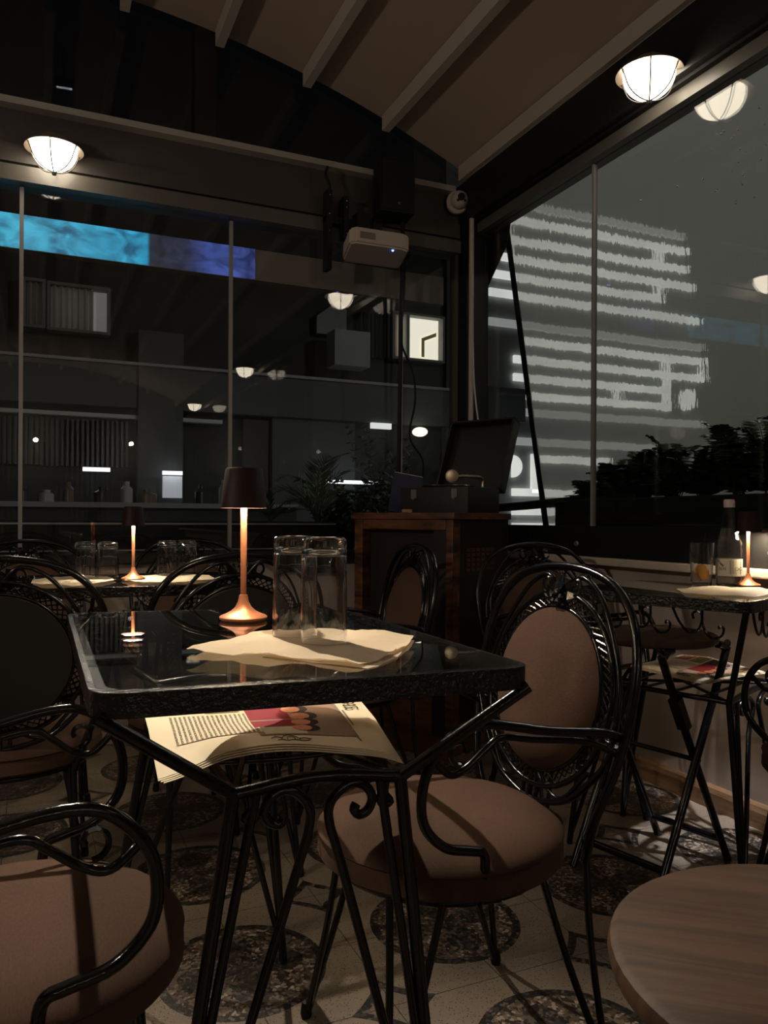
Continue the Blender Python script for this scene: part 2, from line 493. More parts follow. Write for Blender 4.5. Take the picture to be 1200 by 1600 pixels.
# ------------------------------------------------------------------ bowl lamps
def bowl_lamp():
    t = thing('bowl_lamp', '', 'lamp')
    bm = lathe(B(), [(0, 0.045), (0.05, 0.045), (0.062, 0.03), (0.075, 0.018), (0.112, 0.002), (0.114, -0.004), (0.108, -0.002), (0.092, 0.006), (0, 0.012)], 36)
    obj('reflector', bm, LAMPW, t)
    prof = [(0.089, 0.004)] + [(0.089 * math.cos(a), -0.088 * math.sin(a)) for a in [PI / 2 * i / 10 for i in range(1, 10)]] + [(0, -0.088)]
    bw = obj('bowl', lathe(B(), prof, 36), BOWL, t)
    g = B()
    for k in range(3):
        a = PI * k / 3 + 0.35
        pts = [(0.105 * math.cos(a), 0.105 * math.sin(a), 0.0)]
        for i in range(1, 12):
            q = PI * i / 12
            pts.append((0.096 * math.cos(q) * math.cos(a), 0.096 * math.cos(q) * math.sin(a), -0.004 - 0.092 * math.sin(q)))
        pts.append((-0.105 * math.cos(a), -0.105 * math.sin(a), 0.0))
        tube(g, pts, 0.0026, 5, 2)
    lathe(g, [(0, -0.109), (0.008, -0.107), (0.010, -0.098), (0, -0.094)], 10)
    obj('wire_guard', g, GUARD, t)
    bk = B()
    box(bk, -0.025, 0.025, 0.0, 0.19, 0.045, 0.065); box(bk, -0.05, 0.05, 0.14, 0.152, 0.0, 0.10)
    obj('wall_bracket', bk, MATBLACK, t)
    return t
bl = bowl_lamp()
G = 'bowl lamps round the walls'
# (x, y, z, rz, label): the bracket points along local +y
place(bl, False, (0.064, 3.482, 2.512), 0, 'lit bowl lamp above the left glass panes of the back wall', G)
place(bl, True, (1.955, 2.12, 2.565), -PI / 2, 'lit bowl lamp hanging at the top right under the sloping roof beam', G)
place(bl, True, (1.955, -0.63, 2.53), -PI / 2, 'bowl lamp mirrored in the back glass just right of the tall lampshade', G)
place(bl, True, (1.955, -3.40, 2.53), -PI / 2, 'bowl lamp mirrored small and low in the back glass, left of the other mirrored bowls', G)

# ------------------------------------------------------------------ speaker, projector, camera, conduit, cables
t = thing('loudspeaker', 'black upright loudspeaker box above the projector, by the corner', 'speaker', (1.60, 3.50, 2.605), R(-8))
obj('cabinet', BX(-0.088, 0.088, -0.09, 0.05, -0.125, 0.125, bev=0.008), MATBLACK, t)
obj('grille', BX(-0.080, 0.080, -0.096, -0.090, -0.117, 0.117, bev=0.002), plain('speaker_cloth', (0.006, 0.006, 0.006), 0.9), t)
obj('badge', lathe(B(), [(0, 0), (0.007, 0), (0.007, 0.003), (0, 0.003)], 12), plain('grey_badge', (0.2, 0.2, 0.2), 0.3, metal=0.8), t, loc=(0.005, -0.0965, -0.085), rot=(PI / 2, 0, 0))
obj('mount', BX(-0.03, 0.03, 0.05, 0.13, -0.03, 0.03), MATBLACK, t)

t = thing('projector', 'beige white projector hung below the loudspeaker, blue light on its underside', 'projector', (1.455, 3.36, 2.275), R(-3))
t.rotation_euler = (R(-8), R(3), R(-10))
pj = B()
prism(pj, [(-0.145, -0.08), (-0.12, -0.10), (0.10, -0.10), (0.135, -0.085), (0.14, 0.085), (0.12, 0.10), (-0.13, 0.10), (-0.145, 0.08)], -0.045, 0.035)
bmesh.ops.bevel(pj, geom=pj.edges[:], offset=0.008, segments=2, affect='EDGES')
obj('body', pj, PLASTW, t)
obj('lens', lathe(B(), [(0, 0), (0.035, 0), (0.035, 0.02), (0.028, 0.022), (0.026, 0.012), (0, 0.008)], 20), MATBLACK, t, loc=(0.138, 0.0, -0.005), rot=(0, PI / 2, 0))
obj('vent', BX(-0.10, -0.03, -0.1012, -0.0995, -0.02, 0.012), plain('vent_brown', (0.2, 0.16, 0.13), 0.7), t)  # flat patch, darker than the case
obj('indicator_light', lathe(B(), [(0, 0), (0.005, 0), (0.004, 0.003), (0, 0.004)], 10), emis('blue_led', (0.1, 0.2, 1.0), 12), t, loc=(0.06, -0.075, -0.0455), rot=(PI, 0, 0))
m_ = B()
box(m_, -0.02, 0.02, -0.02, 0.02, 0.035, 0.13); box(m_, -0.02, 0.02, -0.02, 0.22, 0.11, 0.13)
obj('mounting_arm', m_, MATBLACK, t)
t = thing('bracket_rack', 'black slotted metal bracket with bright bolts left of the projector', 'bracket', (1.33, 3.52, 2.45), 0)
bb = B()
box(bb, -0.07, -0.045, -0.02, 0.04, -0.26, 0.12); box(bb, 0.015, 0.04, -0.02, 0.04, -0.1, 0.1); box(bb, -0.07, 0.12, 0.0, 0.04, -0.03, 0.0)
box(bb, 0.08, 0.15, -0.03, 0.03, -0.05, 0.03)
obj('frame', bb, MATBLACK, t)
ZINC = plain('zinc', (0.6, 0.6, 0.62), 0.25, metal=1.0)
for x, z in [(-0.058, 0.09), (-0.058, -0.0), (-0.058, -0.08), (0.028, 0.075), (0.028, 0.045), (0.105, 0.01), (0.13, 0.01), (0.115, -0.04), (0.03, -0.08)]:
    obj('bolt', ball(B(), (x, -0.024, z), 0.0045, 6), ZINC, t)
tube_b = tube(B(), [(-0.06, 0.0, 0.23), (-0.075, -0.01, 0.19), (-0.06, -0.015, 0.14), (-0.058, -0.01, 0.11)], 0.008, 8)
obj('cable_loop', tube_b, MATBLACK, t)

t = thing('security_camera', 'round white security camera with dark lens in the roof corner', 'camera', (1.985, 3.52, 2.645), R(-4))
t.rotation_euler = (R(4), 0, R(-18))
obj('base_ring', lathe(B(), [(0, 0), (0.058, 0), (0.058, 0.022), (0.05, 0.03), (0, 0.03)], 28), PLASTW, t, rot=(PI / 2, 0, 0), loc=(0, 0.05, 0))
obj('eyeball', ball(B(), (0, 0, 0), 0.046, 12), PLASTW, t, loc=(0.004, 0.006, 0.003))
obj('lens', lathe(B(), [(0, 0), (0.019, 0), (0.019, 0.006), (0, 0.004)], 20), MATBLACK, t, loc=(0.006, -0.037, 0.006), rot=(PI / 2, 0, 0))
for x in (-0.016, 0.022): obj('infrared_spot', lathe(B(), [(0, 0), (0.006, 0), (0.006, 0.004), (0, 0.004)], 10, x, -0.018, 0), MATBLACK, t, loc=(0.004, -0.038, 0.006), rot=(PI / 2, 0, 0))

tag(obj('conduit_pipe', tube(B(), [(2.045, 3.49, 2.64), (2.045, 3.49, 1.9), (2.045, 3.49, 1.30)], 0.013, 10, 1), PLASTW), 'pale conduit pipe running down the black corner post', 'pipe')
tag(obj('white_cable', tube(B(), [(2.045, 3.475, 1.95), (2.052, 3.47, 1.7), (2.07, 3.455, 1.5), (2.085, 3.44, 1.42), (2.05, 3.45, 1.38), (2.03, 3.455, 1.30)], 0.0045, 6), WHITEC), 'white cable hanging beside the conduit, looping above the gramophone lid', 'cable')
tag(obj('black_cable', tube(B(), [(1.705, 3.56, 2.42), (1.705, 3.585, 2.1), (1.69, 3.58, 1.9), (1.75, 3.57, 1.75), (1.765, 3.57, 1.6), (1.735, 3.57, 1.42), (1.80, 3.55, 1.3), (1.80, 3.56, 1.18), (1.78, 3.55, 1.05)], 0.005, 6), MATBLACK), 'thin black cable dangling from the projector down the back glass', 'cable')
tag(obj('black_pole', tube(B(), [(1.668, 3.52, 2.55), (1.668, 3.55, 1.5), (1.668, 3.56, 0.86)], 0.010, 8, 1), MATBLACK), 'slim black vertical pole below the loudspeaker in front of the back glass', 'pole')
for k, (dx, lab) in enumerate([(0, 'white wire dropping behind the cabinet to the sill, nearest the cabinet'), (0.03, 'white wire curving down to the sill, nearest the lit letters')]):
    tag(obj('white_wire', tube(B(), [(2.03 + dx, 3.30 - dx, 1.02), (2.04 + dx, 3.30 - dx * 2, 0.95), (2.04 + dx * .6, 3.30 - dx * 2, 0.866)], 0.004, 6), WHITEC), lab, 'wire', 'white wires at the corner sill')
tag(obj('socket_box', BX(2.02, 2.08, 3.22, 3.30, 0.85, 0.872, bev=0.004), PLASTW), 'small white socket box lying on the corner end of the sill', 'socket')

# ------------------------------------------------------------------ radio cabinet, gramophone, book
t = thing('radio_cabinet', 'worn brown wooden cabinet with a recessed front, standing in the corner', 'cabinet', (1.640, 3.135, 0), R(-60))
w, d = 0.255, 0.245
cb = B()
box(cb, -w, w, -d + 0.06, d, 0.10, 1.0)
obj('body', cb, DARKW, t, smooth=False)
fr = B()
box(fr, -w, -w + 0.045, -d, -d + 0.06, 0.10, 1.0, bev=0.006); box(fr, w - 0.035, w, -d, -d + 0.06, 0.10, 1.0, bev=0.006)
box(fr, -w + 0.045, w - 0.035, -d, -d + 0.06, 0.955, 1.0, bev=0.006); box(fr, -w + 0.045, w - 0.10, -d, -d + 0.06, 0.10, 0.42, bev=0.006)
obj('front_frame', fr, OLDW, t, smooth=False)
obj('front_panel', BX(w - 0.10, w - 0.035, -d + 0.008, -d + 0.06, 0.10, 0.955), DARKW, t, smooth=False)
sp = B()
for i in range(14): box(sp, -w + 0.06, w - 0.115, -d + 0.054, -d + 0.060, 0.52 + i * 0.012, 0.526 + i * 0.012)
obj('speaker_slats', sp, DARKW, t, smooth=False)
obj('top_board', BX(-w - 0.012, w + 0.012, -d - 0.012, d + 0.008, 1.0, 1.028, bev=0.005), OLDW, t)
pl = B(); box(pl, -w + 0.04, w - 0.04, -d + 0.04, d - 0.03, 0.0, 0.10)
obj('plinth', pl, plain('bare_brown_wood', (0.16, 0.085, 0.04), 0.6, var=0.3, bscale=12), t, smooth=False)
gr = B()
for i in range(6):
    for j in range(5): box(gr, w, w + 0.004, -0.14 + i * 0.042, -0.108 + i * 0.042, 0.78 + j * 0.021, 0.794 + j * 0.021)
obj('side_grille', gr, plain('reddish_grille', (0.10, 0.04, 0.02), 0.5), t, smooth=False)
kn = B()
for z in (0.80, 0.72): lathe(kn, [(0, 0), (0.018, 0), (0.016, 0.02), (0, 0.022)], 14, 0, 0, 0)
obj('tuning_knob', kn, DARKW, t, loc=(w - 0.05, -d, 0.5), rot=(PI / 2, 0, 0))

t = thing('gramophone', 'open black portable gramophone on the wooden cabinet, lid leaning back', 'gramophone', (1.695, 3.10, 1.028), R(-60))
VIN = plain('black_leatherette', (0.012, 0.011, 0.011), 0.5, bump=0.2, bscale=200)
obj('case', BX(-0.185, 0.165, -0.10, 0.19, 0.0, 0.115, bev=0.006), VIN, t)
lid = B()
A = Matrix.Translation((0, 0.19, 0.118)) @ Matrix.Rotation(R(-24), 4, 'X')
box(lid, -0.185, 0.165, 0.050, 0.062, 0.0, 0.375, M=A)
for bxs in [(-0.185, -0.175, 0.0, 0.05, 0, 0.375), (0.155, 0.165, 0.0, 0.05, 0, 0.375), (-0.185, 0.165, 0.0, 0.05, 0.365, 0.375), (-0.185, 0.165, 0.0, 0.05, 0.0, 0.012)]:
    box(lid, *bxs, M=A)
obj('lid', lid, VIN, t, smooth=False)
obj('turntable', lathe(B(), [(0, 0.118), (0.118, 0.118), (0.120, 0.122), (0.118, 0.126), (0.02, 0.127), (0.004, 0.127), (0.004, 0.135), (0, 0.136)], 40, -0.01, 0.025, 0), plain('shellac_record', (0.05, 0.048, 0.046), 0.25, metal=0.3), t)
ta = tube(B(), [(0.11, 0.13, 0.118), (0.11, 0.13, 0.155), (0.10, 0.09, 0.165), (0.05, 0.02, 0.165), (0.035, 0.0, 0.15)], 0.008, 8)
obj('tonearm', ta, plain('tarnished_nickel', (0.45, 0.38, 0.28), 0.3, metal=0.9), t)
sb = obj('sound_box', lathe(B(), [(0, 0), (0.030, 0), (0.030, 0.015), (0.02, 0.018), (0, 0.016)], 22), plain('old_brass', (0.35, 0.28, 0.18), 0.35, metal=0.8), t, loc=(0.035, -0.01, 0.165), rot=(PI / 2, 0, R(20)))
NICK = plain('nickel', (0.5, 0.48, 0.45), 0.3, metal=0.9)
for x in (-0.11, 0.10):
    lt = B(); box(lt, x - 0.014, x + 0.014, -0.106, -0.100, 0.065, 0.105); tube(lt, [(x - 0.008, -0.108, 0.07), (x, -0.110, 0.06), (x + 0.008, -0.108, 0.07)], 0.003, 5)
    obj('latch', lt, NICK, t, smooth=False)
bk = thing('blue_book', 'dark blue book leaning upright behind the gramophone, against the glass', 'book', (1.66, 3.49, 1.028), R(-18))
bk.rotation_euler = (R(-12), R(10), R(-18))
obj('cover', BX(-0.075, 0.075, -0.006, 0.006, 0.0, 0.20), plain('navy_cover', (0.012, 0.018, 0.06), 0.5), bk, smooth=False)
obj('pages', BX(-0.070, 0.073, -0.004, 0.004, 0.003, 0.203), PAPER, bk, smooth=False)
tag(obj('wooden_pick', BX(1.415, 1.455, 2.965, 2.985, 1.028, 1.042, bev=0.003), plain('pale_wood_chip', (0.5, 0.28, 0.2), 0.6)), 'tiny pinkish wooden block on the cabinet edge before the gramophone', 'block')

# ------------------------------------------------------------------ wrought iron armchair (front is local +x)
def oval(cx, cz, a, b, n, fx):
    return [(fx(cz + b * math.sin(2 * PI * i / n)), cx + a * math.cos(2 * PI * i / n), cz + b * math.sin(2 * PI * i / n)) for i in range(n)]
def backx(z):       # the back leans away with height
    return -0.205 - 0.20 * max(0.0, z - 0.45)
def make_chair():
    t = thing('iron_armchair', '', 'chair')
    prof = [(0, 0.468), (0.08, 0.467), (0.14, 0.462), (0.18, 0.452), (0.205, 0.438), (0.216, 0.428), (0.219, 0.423), (0.214, 0.418),
            (0.218, 0.405), (0.218, 0.392), (0.219, 0.387), (0.214, 0.381), (0.20, 0.376), (0, 0.374)]
    prof = [(r_ * 1.06, z_) for r_, z_ in prof]
    obj('seat_cushion', lathe(B(), prof, 44), SEATF, t)
    f = B()
    tube(f, [(0.195 * math.cos(a), 0.195 * math.sin(a), 0.366) for a in [2 * PI * i / 24 for i in range(24)]], 0.008, 6, 1, True)
    tube(f, [(-0.195, 0, 0.366), (0.195, 0, 0.366)], 0.005, 5, 1); tube(f, [(0, -0.195, 0.366), (0, 0.195, 0.366)], 0.005, 5, 1)
    obj('seat_frame', f, IRON, t)
    for sx in (1, -1):
        for sy in (1, -1):
            l = B()
            foot = (0.20 * sx - (0.05 if sx < 0 else 0), 0.185 * sy, 0.0)
            a0 = R(48) if sx > 0 else R(142)
            for da in (-0.22, 0.26):
                p0 = (0.195 * math.cos(a0 + da), 0.195 * math.sin(a0 + da) * sy, 0.366)
                if sx < 0 and da > 0: p0 = (-0.212, 0.165 * sy, 0.40)
                m = tuple(p0[i] + (foot[i] - p0[i]) * 0.45 for i in range(3))
                tube(l, [p0, (m[0] * 0.97, m[1] * 0.98, m[2]), foot], 0.0068, 6, 4)
            leg = obj('leg', l, IRON, t)
            obj('foot', lathe(B(), [(0, 0), (0.010, 0), (0.012, 0.008), (0.009, 0.03), (0, 0.034)], 10, foot[0], foot[1], 0), MATBLACK, leg)
    # backrest
    nb = 44
    def ell(a, b, cz, off): return [(backx(cz + b * math.sin(q)) + off, a * math.cos(q), cz + b * math.sin(q)) for q in [2 * PI * i / nb for i in range(nb)]]
    cz = 0.662
    c = B()
    rings = []
    for k, (a, off) in enumerate([(0.0, 0.030), (0.5, 0.028), (0.85, 0.020), (1.0, 0.006), (1.0, -0.004), (0.85, -0.006), (0.0, -0.007)]):
        if a == 0: rings.append([c.verts.new((backx(cz) + off, 0, cz))])
        else: rings.append([c.verts.new(p) for p in ell(0.162 * a, 0.158 * a, cz, off)])
    for A_, C_ in zip(rings, rings[1:]):
        for i in range(nb):
            j = (i + 1) % nb
            if len(A_) == 1: c.faces.new((A_[0], C_[i], C_[j]))
            elif len(C_) == 1: c.faces.new((A_[i], A_[j], C_[0]))
            else: c.faces.new((A_[i], C_[i], C_[j], A_[j]))
    bmesh.ops.recalc_face_normals(c, faces=c.faces[:])
    obj('backrest', c, SEATF, t)
    bp_ = B(); r1 = [bp_.verts.new(p) for p in ell(0.160, 0.156, cz, -0.0205)]; r2 = [bp_.verts.new(p) for p in ell(0.160, 0.156, cz, -0.008)]
    bp_.faces.new(r1); bp_.faces.new(r2[::-1])
    for i in range(nb): bp_.faces.new((r1[i], r2[i], r2[(i + 1) % nb], r1[(i + 1) % nb]))
    bmesh.ops.recalc_face_normals(bp_, faces=bp_.faces[:])
    obj('back_shade_panel', bp_, BACKSHADE, t)  # added panel, paints the shade on the cushion's rear
    wv = B()
    I = ell(0.164, 0.160, cz, 0.0); O = ell(0.194, 0.190, cz, 0.0)
    tube(wv, I, 0.005, 5, 1, True); tube(wv, O, 0.006, 5, 1, True)
    I2 = [(backx(cz + 0.160 * math.sin(q)) , 0.164 * math.cos(q), cz + 0.160 * math.sin(q)) for q in [2 * PI * i / 66 for i in range(66)]]
    O2 = [(backx(cz + 0.190 * math.sin(q)) , 0.194 * math.cos(q), cz + 0.190 * math.sin(q)) for q in [2 * PI * i / 66 for i in range(66)]]
    for i in range(66):
        tube(wv, [I2[i], O2[(i + 2) % 66]], 0.0017, 4, 1); tube(wv, [I2[i], O2[(i - 2) % 66]], 0.0017, 4, 1)
    obj('woven_rim', wv, IRON, t)
    fr = B()
    def bp(y, z, off=0.0): return (backx(z) + off, y, z)
    arch = [(-0.212, 0.165, 0.38), bp(0.195, 0.46), bp(0.228, 0.56), bp(0.243, 0.66), bp(0.238, 0.75), bp(0.205, 0.83), bp(0.13, 0.885), bp(0.0, 0.905)]
    arch = arch + [(x, -y, z) for x, y, z in arch[-2::-1]]
    tube(fr, arch, 0.0088, 7, 5)
    # hanging lower curve
    U = [bp(0.222, 0.60, 0.004), bp(0.19, 0.545), bp(0.12, 0.475), bp(0.04, 0.447), bp(0, 0.444)]
    tube(fr, U + [(x, -y, z) for x, y, z in U[-2::-1]], 0.0065, 6, 4)
    for s in (1, -1):
        tube(fr, [bp(0.012 * s, 0.85), bp(0.05 * s, 0.885), bp(0.11 * s, 0.86), bp(0.165 * s, 0.79), bp(0.205 * s, 0.70), bp(0.212 * s, 0.60), bp(0.20 * s, 0.52)], 0.0052, 6, 4)
        tube(fr, [bp(0.16 * s, 0.535), bp(0.10 * s, 0.47), bp(0.05 * s, 0.478), bp(0.02 * s, 0.51)], 0.0045, 5, 4)
        tube(fr, [bp(0.02 * s, 0.445), bp(0.022 * s, 0.47), bp(0.01 * s, 0.515)], 0.005, 5, 3)
        sp_ = spiral((0.175 * s, 0.615), 0.030, 0.008, PI / 2, PI / 2 + s * 4.6, 'yz', 12, 0)
        tube(fr, [(backx(z), y + 0.032 * s, z) for _, y, z in sp_], 0.0042, 5, 2)
    tube(fr, [bp(0, 0.444), bp(0, 0.50)], 0.006, 6, 1)
    tube(fr, [(-0.19, 0, 0.366), bp(0, 0.444)], 0.006, 6, 1)
    obj('back_frame', fr, IRON, t)
    # leaf ornament between cushion and arch
    lf = B()
    for ang, ln, oy, oz in [(90, 0.05, 0, 0.842), (40, 0.052, 0.008, 0.85), (140, 0.052, -0.008, 0.85), (5, 0.046, 0.012, 0.846), (175, 0.046, -0.012, 0.846)]:
        a = R(ang); dy, dz = math.cos(a), math.sin(a); py, pz = -dz, dy
        pts2 = [(0, 0), (0.25, 0.32), (0.38, 0.18), (0.55, 0.34), (0.7, 0.15), (1, 0), (0.7, -0.15), (0.55, -0.34), (0.38, -0.18), (0.25, -0.32)]
        f0 = []; f1 = []
        for u, v in pts2:
            y = oy + ln * (u * dy + v * py); z = oz + ln * (u * dz + v * pz)
            f0.append(lf.verts.new((backx(z) + 0.012 - 0.02 * abs(u - .5), y, z))); f1.append(lf.verts.new((backx(z) + 0.009 - 0.02 * abs(u - .5), y, z)))
        lf.faces.new(f0); lf.faces.new(f1[::-1])
        for i in range(len(f0)): lf.faces.new((f0[i], f1[i], f1[(i + 1) % len(f0)], f0[(i + 1) % len(f0)]))
    for y, z in [(0, 0.852), (0.014, 0.843), (-0.014, 0.843), (0.007, 0.834), (-0.007, 0.834)]: ball(lf, (backx(z) + 0.012, y, z), 0.008, 6)
    for s in (1, -1):
        q = spiral((0.045 * s, 0.868), 0.02, 0.006, -PI / 2, -PI / 2 + s * 4.8, 'yz', 10, 0)
        tube(lf, [(backx(z) + 0.004, y, z) for _, y, z in q], 0.0035, 5, 2)
    obj('leaf_ornament', lf, IRON, t, smooth=False)
    for s in (1, -1):
        a = B()
        y = 0.236 * s
        tube(a, [(-0.236, y * 0.97, 0.615), (-0.19, y, 0.632), (-0.07, y * 1.03, 0.65), (0.05, y * 1.05, 0.675), (0.11, y * 1.05, 0.668), (0.152, y * 1.04, 0.625), (0.166, y * 1.02, 0.575),
                 (0.158, y, 0.525), (0.12, y * 0.98, 0.485), (0.07, y * 0.97, 0.47), (0.045, y * 0.96, 0.46), (0.038, y * 0.92, 0.42), (0.036, y * 0.83, 0.366)], 0.0082, 7, 5)
        tube(a, [(-0.232, y * 0.95, 0.585), (-0.16, y * 0.98, 0.618), (-0.05, y, 0.636), (0.02, y * 1.01, 0.648), (0.05, y * 1.01, 0.632), (0.085, y * 1.0, 0.606), (0.115, y * 1.01, 0.60), (0.148, y * 1.03, 0.628)], 0.006, 6, 5)
        q = spiral((0.095, 0.634), 0.022, 0.008, -PI / 2, -PI / 2 + 5.2, 'xz', 12, y)
        tube(a, q, 0.004, 5, 2)
        obj('armrest', a, IRON, t)
    return t
ch = make_chair()
CG = 'black iron armchairs with brown cushions'
chairs = [
    ((0.705, 1.312), 181, 'brown cushioned black iron armchair nearest, tucked in at right of the newspaper table'),
    ((-0.030, 1.178), -1, 'iron armchair cut off by the lower left edge, only its cushion and looping arms showing'),
    ((-0.060, 2.28), 86, 'iron armchair at far left turned away, its dark oval back left of the glass table'),
    ((0.475, 2.32), 95, 'iron armchair turned away behind the tall lamp, vine leaf on its arch'),
    ((1.00, 2.62), 176, 'iron armchair before the wooden cabinet, its narrow oval back seen from the side'),
    ((1.72, 2.25), -100, 'iron armchair by the right wall, between cabinet and bottle table, facing the viewer'),
    ((1.84, 1.245), 98, 'iron armchair at the right edge, only one curled arm tip showing'),
    ((-0.02, 3.12), -88, 'iron armchair beyond the far left table, pale cushion behind the two left tumblers'),
    ((0.60, 3.14), -92, 'iron armchair beyond the far left table, its low arch behind the two right tumblers'),
]
for i, ((x, y), a, lab) in enumerate(chairs):
    place(ch, i > 0, (x, y, 0), R(a), lab, CG)

# ------------------------------------------------------------------ wrought iron tables with glass tops
def make_table(name, label, corners, zt, zs, shelf_inset, loc_scroll, rail_len):
    """corners: 4 world xy (front-left, front-right, rear-right, rear-left) of the glass; ends are front and rear"""
    c = [Vector((x, y, 0)) for x, y in corners]
    o = sum(c, Vector()) / 4
    t = thing(name, label, 'table', (o.x, o.y, 0))
    L = [(p - o) for p in c]
    def inset(k, d, r, n=6):
        """rounded outline pulled in by d with corner radius r"""
        out = []
        for i in range(4):
            p, a, b = L[i], L[i - 1], L[(i + 1) % 4]
            da = (a - p).normalized(); db = (b - p).normalized()
            p2 = p + (da + db) * d
            for j in range(n + 1):
                q = j / n
                out.append((p2 + da * r * (1 - q) ** 2 + db * r * q ** 2))
        return out
    rim = B()
    O = inset(0, 0.0, 0.045); I = inset(0, 0.020, 0.035)
    n = len(O)
    rr = [[rim.verts.new((p.x, p.y, z)) for p in P_] for P_, z in ((O, zt - 0.031), (O, zt - 0.001), (I, zt - 0.001), (I, zt - 0.010), (inset(0, 0.007, 0.042), zt - 0.010), (inset(0, 0.007, 0.042), zt - 0.031))]
    for k in range(len(rr)):
        A_, C_ = rr[k], rr[(k + 1) % len(rr)]
        for i in range(n): rim.faces.new((A_[i], A_[(i + 1) % n], C_[(i + 1) % n], C_[i]))
    bmesh.ops.recalc_face_normals(rim, faces=rim.faces[:])
    obj('rim', rim, HAMMER, t)
    g = B(); prism(g, [(p.x, p.y) for p in inset(0, 0.008, 0.040)], zt - 0.009, zt)
    obj('glass_top', g, TOPG, t, smooth=False)
    # shelf corners
    ctr = Vector((0, 0, 0))
    S = []
    for i in range(4):
        w = L[1] - L[0]
        fx = 0.5 - rail_len / (2 * w.length)
        if i in (0, 1): base0, base1 = L[0], L[1]; end = (L[3] - L[0]).normalized()
        else: base0, base1 = L[3], L[2]; end = (L[0] - L[3]).normalized()
        q = fx if i in (0, 3) else 1 - fx
        p = base0 + (base1 - base0) * q + end * shelf_inset
        S.append(Vector((p.x, p.y, zs)))
    def leg_foot(i):
        base0, base1 = (L[0], L[1]) if i in (0, 1) else (L[3], L[2])
        q = 0.125 if i in (0, 3) else 0.79
        if i in (1, 2): q = 0.80
        f = base0 + (base1 - base0) * q
        e = (L[3] - L[0]).normalized() if i in (0, 1) else (L[0] - L[3]).normalized()
        return f + e * (0.03 if i in (0, 1) else 0.0)
    sh = B()
    for i, j in ((0, 1), (3, 2)):
        m = (S[i] + S[j]) / 2 + Vector((0, 0, 0.012))
        tube(sh, [S[i], m, S[j]], 0.0085, 7, 5)
    for i, j in ((0, 3), (1, 2)): tube(sh, [S[i], S[j]], 0.0075, 6, 1)
    for k in range(1, 5):
        a = S[0].lerp(S[3], k / 5); b = S[1].lerp(S[2], k / 5)
        tube(sh, [a, (a + b) / 2 - Vector((0, 0, 0.004)), b], 0.0045, 5, 3)
    for s0, s1 in ((S[0], S[2]), (S[1], S[3])): tube(sh, [s0, s1], 0.0045, 5, 1)
    obj('shelf', sh, IRON, t)
    for i in range(4):
        br = B()
        top = Vector((L[i].x, L[i].y, zt - 0.029)) + (-L[i]).normalized() * 0.012
        tube(br, [top, top.lerp(S[i], 0.5), S[i]], 0.0088, 7, 2)
        obj('brace', br, IRON, t)
        lg = B()
        f = leg_foot(i)
        tube(lg, [S[i], S[i].lerp(f, 0.08) + Vector((0, 0, 0)), f + Vector((0, 0, 0.004))], 0.0092, 7, 3)
        s_in = S[i].lerp(S[(1, 0, 3, 2)[i]], 0.13)
        tube(lg, [s_in, f + Vector((0, 0, 0.02))], 0.0066, 6, 1)
        obj('leg', lg, IRON, t)
    for (i, j) in ((0, 1), (3, 2)):
        sc_ = B()
        ax = (S[j] - S[i]); ln = ax.length; ax.normalize()
        mid = (S[i] + S[j]) / 2
        for s, q in ((-1, i), (1, j)):
            f = leg_foot(q)
            k_ = ln / 0.22
            pts = [mid + ax * s * u * k_ + Vector((0, 0, w_)) for u, w_ in [(0.049, -0.030), (0.046, -0.037), (0.053, -0.045), (0.065, -0.040), (0.071, -0.024), (0.062, -0.008), (0.045, -0.001), (0.027, -0.009), (0.013, -0.028), (0.014, -0.055), (0.030, -0.11)]]
            pts += [pts[-1].lerp(f, 0.5), f + Vector((0, 0, 0.015))]
            tube(sc_, pts, 0.0066, 6, 3)
            e = S[q]
            qn = [e - ax * s * 0.02 + Vector((0, 0, 0)), e - ax * s * 0.022 + Vector((0, 0, -0.02)), e - ax * s * 0.014 + Vector((0, 0, -0.032)), e - ax * s * 0.026 + Vector((0, 0, -0.035)), e - ax * s * 0.030 + Vector((0, 0, -0.022))]
            tube(sc_, qn, 0.0055, 5, 4)
        obj('scroll_brace', sc_, IRON, t)
    if loc_scroll:
        for a, b in loc_scroll:
            p, q = L[a], L[b]; ax = (q - p); ln = ax.length; ax.normalize()
            inw = (-(p + q) / 2).normalized() * 0.012
            s_ = B(); k = 3
            for m in range(k):
                u0 = 0.06 + m * (ln - 0.12) / k; w_ = (ln - 0.12) / k
                def pt(u, z): return p + ax * (u0 + u * w_) + inw + Vector((0, 0, zt - 0.031 + z))
                tube(s_, [pt(0.0, 0.0), pt(0.12, -0.035), pt(0.30, -0.062), pt(0.48, -0.055), pt(0.56, -0.02), pt(0.48, -0.004), pt(0.38, -0.012), pt(0.40, -0.026)], 0.0036, 5, 4)
                tube(s_, [pt(0.56, 0.0), pt(0.57, -0.04), pt(0.72, -0.072), pt(0.90, -0.066), pt(0.95, -0.045), pt(0.88, -0.038), pt(0.86, -0.046)], 0.0036, 5, 4)
            obj('scrollwork', s_, IRON, t)
    return t, o, S
tm, om, Sm = make_table('glass_table', 'glass topped black iron table in the middle with a newspaper on its shelf',
                        [(0.057, 0.940), (0.628, 0.890), (0.628, 1.675), (0.062, 1.775)], 0.80, 0.65, 0.055, None, 0.225)
tr_, orr, Sr = make_table('glass_table', 'black iron table by the right wall with a water bottle on its glass top',
                          [(1.645, 1.423), (2.09, 1.585), (1.90, 2.105), (1.455, 1.945)], 0.795, 0.52, 0.07, [(3, 0), (0, 1)], 0.36)
tb_, ob_, Sb = make_table('glass_table', 'far black iron table at left with four upturned tumblers',
                          [(0.615, 2.36), (0.625, 2.93), (-0.33, 2.96), (-0.35, 2.40)], 0.80, 0.62, 0.08, [(3, 0)], 0.30)

